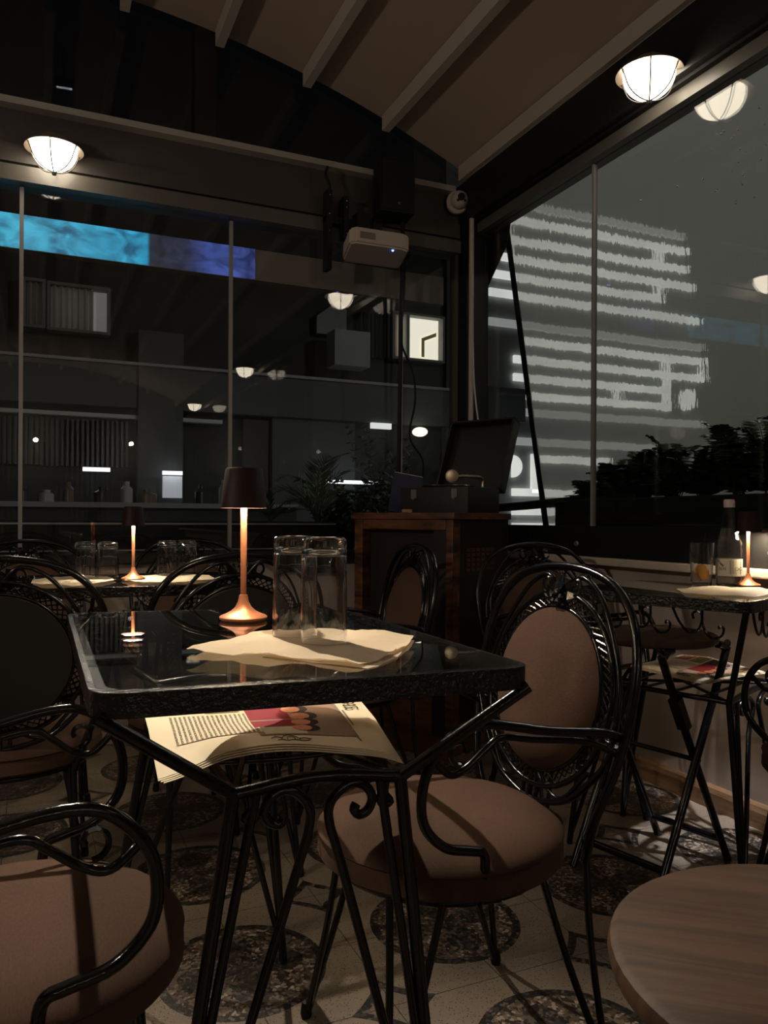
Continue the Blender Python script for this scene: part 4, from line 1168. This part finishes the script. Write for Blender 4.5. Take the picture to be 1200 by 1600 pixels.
# ------------------------------------------------------------------ clear vinyl curtain outside the right glass
def vinyl_mat():
    m, nt, p, out = newmat('rain_wet_clear_vinyl'); nt.nodes.remove(p)
    N = nt.nodes.new; L = nt.links.new
    tc = N('ShaderNodeTexCoord')
    mp = N('ShaderNodeMapping'); mp.inputs['Scale'].default_value = (1, 30, 7); L(tc.outputs['Object'], mp.inputs['Vector'])
    nz = N('ShaderNodeTexNoise'); nz.inputs['Scale'].default_value = 1.0; nz.inputs['Detail'].default_value = 3; L(mp.outputs[0], nz.inputs['Vector'])
    mp2 = N('ShaderNodeMapping'); mp2.inputs['Scale'].default_value = (1, 3, 2.2); L(tc.outputs['Object'], mp2.inputs['Vector'])
    n2 = N('ShaderNodeTexNoise'); n2.inputs['Scale'].default_value = 1.0; n2.inputs['Detail'].default_value = 1; L(mp2.outputs[0], n2.inputs['Vector'])
    h = mnode(nt, 'MULTIPLY_ADD', nz.outputs['Fac'], 0.34, n2.outputs['Fac'])
    b = N('ShaderNodeBump'); b.inputs['Strength'].default_value = 1.0; b.inputs['Distance'].default_value = 0.009; L(h, b.inputs['Height'])
    rf = N('ShaderNodeBsdfRefraction'); rf.inputs['IOR'].default_value = 1.05; rf.inputs['Roughness'].default_value = 0.012
    rf.inputs[0].default_value = (0.64, 0.63, 0.60, 1); L(b.outputs['Normal'], rf.inputs['Normal'])
    tl = N('ShaderNodeBsdfTranslucent'); tl.inputs[0].default_value = (0.75, 0.74, 0.70, 1)
    df = N('ShaderNodeBsdfDiffuse'); df.inputs[0].default_value = (0.7, 0.7, 0.64, 1)
    m1 = N('ShaderNodeMixShader'); m1.inputs[0].default_value = 0.35; L(tl.outputs[0], m1.inputs[1]); L(df.outputs[0], m1.inputs[2])
    m2 = N('ShaderNodeMixShader'); m2.inputs[0].default_value = 0.34; L(rf.outputs[0], m2.inputs[1]); L(m1.outputs[0], m2.inputs[2])
    L(m2.outputs[0], out.inputs[0])
    return m
t = thing('vinyl_curtain', 'rain-wet clear vinyl curtain with a slanting edge outside the right glass', 'curtain', (2.68, 0, 0))
vb = B()
# folds run down the sheet near its far end
ring = []
def vinyl_edge(z): return 3.693 + (z - 0.969) * (4.095 - 3.693) / (2.717 - 0.969)
NZ, NY = 24, 70
for i in range(NZ + 1):
    z = 0.95 + (3.25 - 0.95) * i / NZ
    row = []
    for j in range(NY + 1):
        q = j / NY
        y = vinyl_edge(z) + (-0.6 - vinyl_edge(z)) * q
        fold = 0.020 * math.exp(-((y - 2.47 - 0.05 * math.sin(z * 3)) / 0.035) ** 2)
        row.append(vb.verts.new((fold + 0.006 * math.sin(y * 7 + z * 2), y, z)))
    ring.append(row)
for i in range(NZ):
    for j in range(NY): vb.faces.new((ring[i][j], ring[i][j + 1], ring[i + 1][j + 1], ring[i + 1][j]))
obj('sheet', vb, vinyl_mat(), t)
eb = B()
for i in range(12):
    z0 = 0.95 + 2.3 * i / 12; z1 = 0.95 + 2.3 * (i + 1) / 12
    vs = [eb.verts.new((x, vinyl_edge(z) + dy, z)) for z in (z0, z1) for dy in (0.0, 0.05) for x in (-0.003, 0.003)]
    for q in ((0, 2, 6, 4), (1, 5, 7, 3), (0, 4, 5, 1), (2, 3, 7, 6)): eb.faces.new([vs[k] for k in q])
obj('edge_tape', eb, MATBLACK, t, smooth=False)
gs = prism(B(), [(3.60, 2.60), (3.354, 2.56), (3.384, 2.418), (3.585, 2.237)], 2.19, 2.20, 'x')
trim(gs, MATBLACK)
# raindrops catching light on the glass
dr = B(); rnd = random.Random(4)
for _ in range(34):
    y = rnd.gauss(1.86, 0.10); z = rnd.uniform(2.05, 2.36)
    if y > 2.05: continue
    ball(dr, (2.136, y, z), rnd.uniform(0.002, 0.0042), 6)
for y, z in ((2.36, 2.24), (2.17, 2.22), (2.05, 2.2)): ball(dr, (2.136, y, z), 0.004, 6)
rd = obj('raindrops', dr, plain('bright_drop', (0.9, 0.9, 0.88), 0.05, spec=1.0))
tag(rd, 'scatter of bright raindrops on the upper right glass', 'raindrops', kind='stuff')
tag(obj('frame_screw', lathe(B(), [(0, 0), (0.012, 0), (0.010, 0.006), (0, 0.008)], 14), plain('steel_screw', (0.6, 0.58, 0.52), 0.3, metal=0.9), loc=(2.104, 2.70, 0.90), rot=(0, -PI / 2, 0)), 'round steel screw head on the dark rail below the pane joint', 'screw', 'screws in the dark rail')
tag(obj('frame_screw', lathe(B(), [(0, 0), (0.012, 0), (0.010, 0.006), (0, 0.008)], 14), plain('steel_screw_2', (0.6, 0.58, 0.52), 0.3, metal=0.9), loc=(2.104, 1.735, 0.90), rot=(0, -PI / 2, 0)), 'round steel screw head on the dark rail at the right edge', 'screw', 'screws in the dark rail')

# ------------------------------------------------------------------ outside: lit light sign on the right-hand building
GREYF = plain('dull_grey_facade', (0.42, 0.45, 0.45), 0.9, var=0.15, bscale=1.5)
DARKF = plain('dark_facade_panel', (0.14, 0.16, 0.16), 0.9)
FY = 9.0
t = thing('grey_building', 'grey building across the street carrying the lit maze of strips', 'building', (8.6, FY + 0.5, 0))
obj('wall', BX(-3.55, 6.0, 0.0, 0.8, -0.5, 9.0), GREYF, t, smooth=False)
obj('dark_panel', BX(5.51 - 8.6, 6.10 - 8.6, -0.56, 0.0, 2.33, 2.78), DARKF, t, smooth=False)
obj('pilaster', BX(5.05 - 8.6, 5.48 - 8.6, -0.2, 0.0, -0.5, 7.5), plain('pale_pilaster', (0.35, 0.38, 0.38), 0.8), t, smooth=False)
STRIP = None
def strip_mat():
    m, nt, p, out = newmat('lit_sign_strip')
    p.inputs['Base Color'].default_value = (0.6, 0.6, 0.6, 1)
    tc = nt.nodes.new('ShaderNodeTexCoord'); nz = nt.nodes.new('ShaderNodeTexNoise'); nz.inputs['Scale'].default_value = 1.2
    nt.links.new(tc.outputs['Object'], nz.inputs['Vector'])
    p.inputs['Emission Color'].default_value = (1.0, 0.99, 0.93, 1)
    s = mnode(nt, 'MULTIPLY_ADD', nz.outputs['Fac'], 0.55, 0.50)
    nt.links.new(s, p.inputs['Emission Strength'])
    return m
STRIP = strip_mat()
STRIPD = emis('dim_sign_strip', (1.0, 0.99, 0.95), 0.26)
t = thing('maze_light_sign', 'large lit sign of white maze-like strips seen through the right glass', 'sign', (7.8, FY + 0.49, 2.9))
SC = (FY + 0.5) / FY        # the sign hangs on the building half a metre further back
hz = [(6.59, 9.65, 5.30, 1), (6.30, 9.70, 5.08, 0), (6.30, 9.70, 4.80, 0), (5.72, 9.79, 4.545, 0), (5.58, 9.25, 4.30, 0), (5.525, 9.89, 4.05, 0), (5.52, 9.96, 3.655, 1),
      (6.22, 9.96, 3.44, 0), (5.92, 10.0, 3.185, 0), (5.92, 9.25, 2.94, 0), (6.10, 9.25, 2.70, 0), (6.11, 9.97, 2.47, 1), (5.92, 8.97, 2.07, 1), (6.60, 8.2, 1.84, 0),
      (5.907, 8.1, 1.375, 0), (5.908, 8.1, 1.115, 0), (5.91, 8.1, 0.925, 0)]
def xs_(x): return x * SC - 7.8
def zs_(z): return (z - 1) * SC + 1 - 2.9
for a, b, z, dim in hz:
    hh = 0.052 if z > 1 else 0.03
    obj('light_strip', BX(xs_(a), xs_(b), -0.05, 0.0, zs_(z - hh), zs_(z + hh), bev=0.01), STRIPD if dim and z < 6 else STRIP, t, smooth=False)
for x, z0, z1 in [(6.36, 4.30, 5.08), (9.20, 4.80, 5.08), (9.19, 4.30, 4.545), (9.24, 2.70, 3.44), (6.27, 2.94, 3.44), (6.30, 2.70, 2.94), (9.95, 3.185, 3.44), (8.36, 2.70, 2.94)]:
    obj('light_strip', BX(xs_(x - 0.055), xs_(x + 0.055), -0.051, 0.0, zs_(z0 - 0.06), zs_(z1 + 0.06), bev=0.01), STRIP, t, smooth=False)
def disc(cx, cz, r, a0, a1):
    pts = [(xs_(cx) + r * math.cos(a0 + (a1 - a0) * i / 24), zs_(cz) + r * math.sin(a0 + (a1 - a0) * i / 24)) for i in range(25 if a1 - a0 < 6 else 24)]
    return prism(B(), pts, -0.05, 0.0, 'y')
obj('light_disc', disc(9.664, 2.84, 0.17, 0, 2 * PI), STRIP, t, smooth=False)
obj('letter_bowl', disc(5.905, 1.725, 0.16, -PI / 2, PI / 2), STRIP, t, smooth=False)
lt = B(); box(lt, xs_(6.216), xs_(6.372), -0.05, 0, zs_(1.37), zs_(1.905)); box(lt, xs_(6.372), xs_(6.60), -0.05, 0, zs_(1.53), zs_(1.665))
obj('letter_f', lt, STRIP, t, smooth=False)

# ------------------------------------------------------------------ outside: pale building beyond the back glass
WHF = plain('pale_render', (0.13, 0.136, 0.138), 0.9, var=0.12, bscale=1.2)
DKF = plain('dark_cladding', (0.045, 0.047, 0.048), 0.9)  # even dark grey
t = thing('pale_building', 'pale building across the street beyond the back glass', 'building', (1.5, FY, 0))
ox = 1.5
def X_(x): return x - ox
obj('wall', BX(X_(-6), X_(5.03), 0.02, 1.0, -0.5, 4.7), DKF, t, smooth=False)
obj('parapet', BX(X_(-6), X_(5.03), -0.12, 0.02, 2.20, 2.66), WHF, t, smooth=False)
obj('ledge', BX(X_(-6), X_(5.03), -0.16, -0.10, 2.66, 2.69), plain('pale_coping', (0.5, 0.5, 0.5), 0.7), t, smooth=False)
obj('lintel', BX(X_(-6), X_(1.95), -0.10, 0.02, 2.08, 2.12), plain('pale_coping_2', (0.7, 0.7, 0.7), 0.7), t, smooth=False)
obj('pillar', BX(X_(1.02), X_(1.50), -0.14, 0.02, -0.5, 3.05), WHF, t, smooth=False)
obj('wall_panel', BX(X_(2.55), X_(3.60), -0.05, 0.02, -0.5, 2.2), WHF, t, smooth=False)
obj('wall_panel', BX(X_(4.85), X_(5.03), -0.10, 0.02, -0.5, 4.7), WHF, t, smooth=False)
sh = B()
for i in range(26): box(sh, X_(-0.35 + i * 0.05), X_(-0.325 + i * 0.05), -0.04, 0.02, 1.55, 2.05)
obj('ribbed_shutter', sh, plain('shutter_grey', (0.10, 0.10, 0.10), 0.8), t, smooth=False)
def curtain(x0, x1, z0, z1, y, n):
    bm = B(); prev = None
    for i in range(n * 6 + 1):
        x = x0 + (x1 - x0) * i / (n * 6); yy = y + 0.035 * math.sin(i / 6 * 2 * PI) + 0.012 * math.sin(i * 0.9)
        cur = (bm.verts.new((X_(x), yy, z0)), bm.verts.new((X_(x), yy, z1)))
        if prev: bm.faces.new((prev[0], cur[0], cur[1], prev[1]))
        prev = cur
    return bm
def curtain_mat(name, c, s):
    m, nt, p, out = newmat(name)
    p.inputs['Base Color'].default_value = (*c, 1); p.inputs['Roughness'].default_value = 0.9
    tr2 = nt.nodes.new('ShaderNodeBsdfTranslucent'); tr2.inputs[0].default_value = (*c, 1)
    mx = nt.nodes.new('ShaderNodeMixShader'); mx.inputs[0].default_value = 0.5
    nt.links.new(p.outputs[0], mx.inputs[1]); nt.links.new(tr2.outputs[0], mx.inputs[2]); nt.links.new(mx.outputs[0], out.inputs[0])
    return m
CURT = curtain_mat('grey_curtain', (0.6, 0.56, 0.53), 0)
# recessed windows: opening cut as a shallow lit box in front of the wall
def house_window(x0, x1, z0, z1, glow, col, cx0, cx1, mull):
    f = B()
    for a in ((x0 - 0.03, x0, z0, z1), (x1, x1 + 0.03, z0, z1), (x0 - 0.03, x1 + 0.03, z1, z1 + 0.03), (x0 - 0.03, x1 + 0.03, z0 - 0.03, z0)):
        box(f, X_(a[0]), X_(a[1]), -0.13, 0.02, a[2], a[3])
    if mull: box(f, X_(mull - 0.02), X_(mull + 0.02), -0.12, 0.0, z0, z1)
    w = obj('window', f, plain('window_frame_grey', (0.25, 0.25, 0.24), 0.6), t, smooth=False)
    obj('pane', BX(X_(x0), X_(x1), 0.0, 0.015, z0, z1), emis('lit_room', col, glow), w, smooth=False)
    if cx1 > cx0: obj('curtain', curtain(cx0, cx1, z0, z1, -0.06, max(3, int((cx1 - cx0) / 0.06))), CURT, w)
    return w
house_window(0.13, 0.70, 2.99, 3.44, 0.10, (1, 0.95, 0.9), 0.13, 0.56, None)
house_window(-0.10, 0.06, 3.0, 3.45, 0.04, (1, 0.95, 0.9), -0.10, 0.06, None)
lw_ = house_window(4.10, 4.78, 3.04, 3.58, 0.95, (1.0, 0.92, 0.74), 4.10, 4.24, 4.29)
fr = B(); prism(fr, [(X_(4.53), 3.09), (X_(4.53), 3.33), (X_(4.74), 3.42), (X_(4.74), 3.37), (X_(4.57), 3.30), (X_(4.57), 3.09)], -0.02, -0.005, 'y')
obj('picture_frame', fr, plain('pale_gilt', (0.95, 0.85, 0.5), 0.5), lw_, smooth=False)
obj('curtain', curtain(3.62, 4.05, 3.02, 3.56, -0.05, 8), plain('dark_curtain', (0.10, 0.10, 0.10), 0.9), t)
obj('door_panel', BX(X_(2.20), X_(2.50), -0.06, 0.02, 0.0, 2.15), plain('dark_door', (0.07, 0.07, 0.075), 0.8), t, smooth=False)
ac = tag(obj('air_conditioner', BX(3.18, 3.63, 8.55, 8.84, 2.80, 3.22, bev=0.01), plain('grey_box_metal', (0.36, 0.38, 0.38), 0.6)), 'grey metal box standing on the ledge left of the lit window', 'box')
tag(obj('gabled_panel', prism(B(), [(3.08, 3.23), (3.46, 3.23), (3.46, 3.56), (3.36, 3.66), (3.08, 3.44)], 8.9, 8.95, 'y'), plain('pale_panel', (0.30, 0.32, 0.32), 0.8)), 'pale gable shaped panel behind the grey metal box', 'panel')
tag(obj('outdoor_lamp', ball(B(), (4.42, 8.8, 2.10), 0.10, 10, 0.6), emis('outdoor_lamp_glow', (1, 0.92, 0.72), 1.6)), 'small glowing wall lamp outside, low right beyond the hanging cable', 'lamp')
tag(obj('outdoor_lamp', BX(3.78, 4.05, 8.85, 8.9, 2.12, 2.19), emis('outdoor_tube_glow', (1, 1, 0.95), 0.8)), 'short pale light strip outside left of the pole, above the olive bush', 'lamp')
TUBE = emis('white_tube_light', (0.95, 0.97, 1.0), 1.8)
for x0, x1, z, lab in [(3.15, 3.82, 1.44, 'white tube light outside among the palm leaves'), (0.45, 0.72, 1.505, 'white tube light outside at left above the tumblers'), (1.26, 1.47, 1.49, 'short white tube light outside beside the far small lamp'), (2.02, 2.16, 1.47, 'short white tube light outside, half hidden by the tall lampshade')]:
    tag(obj('tube_light', BX(x0, x1, 8.70, 8.74, z - 0.02, z + 0.02), TUBE), lab, 'light', 'tube lights outside imitating mirrored light strips')
GLOWP = emis('lit_shop_panel', (0.85, 0.88, 1.0), 0.28)
t2 = thing('mirrored_counter', 'dark counter outside imitating mirrored clutter below the tube lights', 'counter', (1.2, 8.4, 0))  # counter, jars and tubes imitate clutter reflected in the panes
obj('counter_top', BX(-2.5, 1.4, -0.3, 0.3, 1.10, 1.15), plain('dull_counter', (0.30, 0.30, 0.30), 0.4), t2, smooth=False)
obj('counter_front', BX(-2.5, 1.4, -0.25, 0.25, 0.0, 1.10), DKF, t2, smooth=False)
rnd = random.Random(12)
BOT = [plain('dark_jar', (0.05, 0.05, 0.055), 0.2), plain('pale_jar', (0.45, 0.45, 0.45), 0.3), plain('brown_jar', (0.2, 0.13, 0.1), 0.3)]
jars = [(-0.1, 0.16, 0.05), (0.10, 0.12, 0.07), (0.30, 0.2, 0.05), (0.62, 0.16, 0.09), (0.85, 0.22, 0.06), (1.05, 0.14, 0.1), (1.62, 0.2, 0.08), (1.85, 0.26, 0.06), (2.05, 0.15, 0.09)]
ln_ = ['dark jar on the counter outside, leftmost', 'pale jar on the counter outside, second from the left', 'brown jar on the counter outside, left of the tube light', 'dark jar on the counter outside, under the left tube light', 'tall pale jar on the counter outside, right of the left tube light', 'squat brown jar on the counter outside, middle of the row', 'dark jar on the counter outside, right of the pale pillar', 'tall pale jar on the counter outside, second from the right', 'brown jar on the counter outside, rightmost']
for i, (x, h, r) in enumerate(jars):
    tag(obj('jar', lathe(B(), [(0, 0), (r, 0), (r, h * .65), (r * .5, h * .8), (r * .5, h), (0, h)], 14, x, 8.35, 1.15), BOT[i % 3]), ln_[i], 'jar', 'jars outside imitating mirrored clutter')
tag(obj('lit_panel', BX(1.27, 1.48, 8.78, 8.80, 1.22, 1.46), GLOWP), 'small glowing panel outside under the short tube light', 'panel')
t = thing('floodlight', 'small bright floodlight mirrored high in the dark upper glazing at left', 'light', (0.12, 3.19, 3.09))
t.rotation_euler = (R(-38), 0, R(6))
obj('housing', BX(-0.045, 0.045, -0.03, 0.03, 0.0, 0.035, bev=0.004), MATBLACK, t)
obj('glowing_face', BX(-0.035, 0.035, -0.022, 0.022, -0.003, 0.0), emis('cold_flood_face', (0.9, 0.95, 1.0), 14), t, smooth=False)
obj('bracket', tube(B(), [(0, 0, 0.03), (0, 0.02, 0.10), (0, 0.06, 0.19)], 0.006, 6, 2), MATBLACK, t)
struct('ground', BX(-8, 16, 3.76, 14, -0.12, -0.04), plain('dark_asphalt', (0.05, 0.05, 0.05), 0.8))

# valance outside the back glass; the projected picture on it is a painted glow
tag(obj('valance_beam', BX(-1.5, 2.02, 3.745, 3.80, 2.165, 2.315), plain('brown_grey_valance', (0.30, 0.26, 0.22), 0.8, var=0.1, bscale=6)), 'brown grey valance beam running outside along the top of the back glass', 'beam')
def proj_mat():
    m, nt, p, out = newmat('painted_projector_glow')
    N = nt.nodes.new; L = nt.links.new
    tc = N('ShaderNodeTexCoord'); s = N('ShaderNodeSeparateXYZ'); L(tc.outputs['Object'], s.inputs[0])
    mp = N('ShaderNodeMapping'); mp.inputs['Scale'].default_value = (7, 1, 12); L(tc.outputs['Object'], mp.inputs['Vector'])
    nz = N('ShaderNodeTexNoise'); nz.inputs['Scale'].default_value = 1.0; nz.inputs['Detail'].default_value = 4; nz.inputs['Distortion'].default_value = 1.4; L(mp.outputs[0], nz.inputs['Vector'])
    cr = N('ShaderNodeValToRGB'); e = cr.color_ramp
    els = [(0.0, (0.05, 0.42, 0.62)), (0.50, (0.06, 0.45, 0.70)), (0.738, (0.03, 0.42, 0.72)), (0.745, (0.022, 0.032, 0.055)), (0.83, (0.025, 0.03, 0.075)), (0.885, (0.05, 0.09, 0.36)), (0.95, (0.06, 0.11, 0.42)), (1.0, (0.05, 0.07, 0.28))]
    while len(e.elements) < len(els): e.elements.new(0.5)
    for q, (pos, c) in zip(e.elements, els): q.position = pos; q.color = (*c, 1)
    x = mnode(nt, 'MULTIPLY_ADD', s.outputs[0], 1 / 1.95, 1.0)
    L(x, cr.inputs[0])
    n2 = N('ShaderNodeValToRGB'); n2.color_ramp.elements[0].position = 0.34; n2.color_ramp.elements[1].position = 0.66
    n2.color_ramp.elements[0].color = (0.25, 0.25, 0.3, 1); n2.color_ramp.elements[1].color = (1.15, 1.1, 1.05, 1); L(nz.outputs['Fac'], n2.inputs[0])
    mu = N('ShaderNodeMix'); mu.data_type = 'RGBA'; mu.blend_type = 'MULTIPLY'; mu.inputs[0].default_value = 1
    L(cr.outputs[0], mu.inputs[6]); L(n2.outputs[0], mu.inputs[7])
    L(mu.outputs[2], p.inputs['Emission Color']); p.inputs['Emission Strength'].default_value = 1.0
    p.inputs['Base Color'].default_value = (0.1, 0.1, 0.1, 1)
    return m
tag(obj('painted_projection', BX(-1.95, 0.0, -0.002, 0.0, 0, 0.148), proj_mat(), loc=(0.975, 3.744, 2.167)), 'glowing strip imitating the cyan and blue projected picture along the top of the left panes', 'painted light')

# ------------------------------------------------------------------ lights
def area(name, loc, rot, size, power, col, sy=None):
    l = bpy.data.lights.new(name, 'AREA'); l.energy = power; l.color = col; l.size = size
    if sy: l.shape = 'RECTANGLE'; l.size_y = sy
    o = bpy.data.objects.new(name, l); o.location = loc; o.rotation_euler = rot; link(o); return o
def point(name, loc, power, col, rad=0.04, spot=None, aim=None, blend=0.7):
    l = bpy.data.lights.new(name, 'SPOT' if spot else 'POINT'); l.energy = power; l.color = col; l.shadow_soft_size = rad
    if spot: l.spot_size = R(spot); l.spot_blend = blend
    o = bpy.data.objects.new(name, l); o.location = loc; link(o)
    if aim: o.rotation_euler = (Vector(aim) - Vector(loc)).to_track_quat('-Z', 'Y').to_euler()
    return o
# fill points added at the far end to brighten the awning, and a lamp over the unseen left side
for x in (-1.3, 0.0, 1.3): point('rear_fill', (x, -4.9, 2.1), 14, (1.0, 0.86, 0.70), 0.03)
point('side_lamp', (-1.75, 1.2, 1.9), 44, (1.0, 0.84, 0.68), 0.07)
# floodlight under the ridge near the back glazing, and an unseen spot added for the pale floor patch
point('flood_beam', (0.125, 3.15, 3.05), 450, (1.0, 0.86, 0.68), 0.02, 40, (0.36, 1.02, 0.80), 1.0)
point('floor_patch_fill', (1.88, 0.20, 2.62), 420, (0.93, 0.95, 1.0), 0.03, 15, (2.02, 1.84, 0.0), 0.7)
# fill areas added outside to brighten the facades and the vinyl
area('facade_fill', (3.5, 4.9, 6.5), (R(-38), 0, 0), 1.2, 9, (0.9, 0.97, 1.0))
area('facade_fill_right', (9.0, 5.5, 6.0), (R(-42), 0, 0), 1.5, 110, (0.95, 1.0, 0.98))
area('vinyl_fill', (6.2, 2.2, 4.6), (0, R(70), 0), 0.8, 75, (1.0, 0.95, 0.84))
w = bpy.data.worlds.new('night_sky'); sc.world = w; w.use_nodes = True
w.node_tree.nodes['Background'].inputs[0].default_value = (0.55, 0.72, 0.85, 1)
w.node_tree.nodes['Background'].inputs[1].default_value = 0.0016

# ------------------------------------------------------------------ camera
cam = bpy.data.cameras.new('camera'); co = bpy.data.objects.new('camera', cam); link(co)
yaw = R(24.07); roll = R(0.3)
cam.sensor_fit = 'VERTICAL'; cam.sensor_height = 36.0; cam.sensor_width = 27.0
cam.lens = 1220.0 / 1600.0 * 36.0
cam.shift_y = 11.0 / 1600.0
cam.clip_start = 0.02; cam.clip_end = 100
fw = Vector((math.sin(yaw), math.cos(yaw), 0)); rt = Vector((math.cos(yaw), -math.sin(yaw), 0)); up = Vector((0, 0, 1))
rt2 = rt * math.cos(roll) + up * math.sin(roll); up2 = up * math.cos(roll) - rt * math.sin(roll)
Mx = Matrix((rt2, up2, -fw)).transposed().to_4x4(); Mx.translation = Vector((0, 0, 1.0))
co.matrix_world = Mx
sc.camera = co

sc.view_settings.view_transform = 'Standard'
sc.view_settings.look = 'None'
sc.view_settings.exposure = 0.0
sc.view_settings.gamma = 1.0
sc.view_settings.use_curve_mapping = False
cy = sc.cycles
cy.max_bounces = 14; cy.transparent_max_bounces = 24; cy.transmission_bounces = 12; cy.glossy_bounces = 6; cy.diffuse_bounces = 4
cy.caustics_reflective = False; cy.caustics_refractive = True
cy.sample_clamp_indirect = 4.0
cy.use_denoising = True
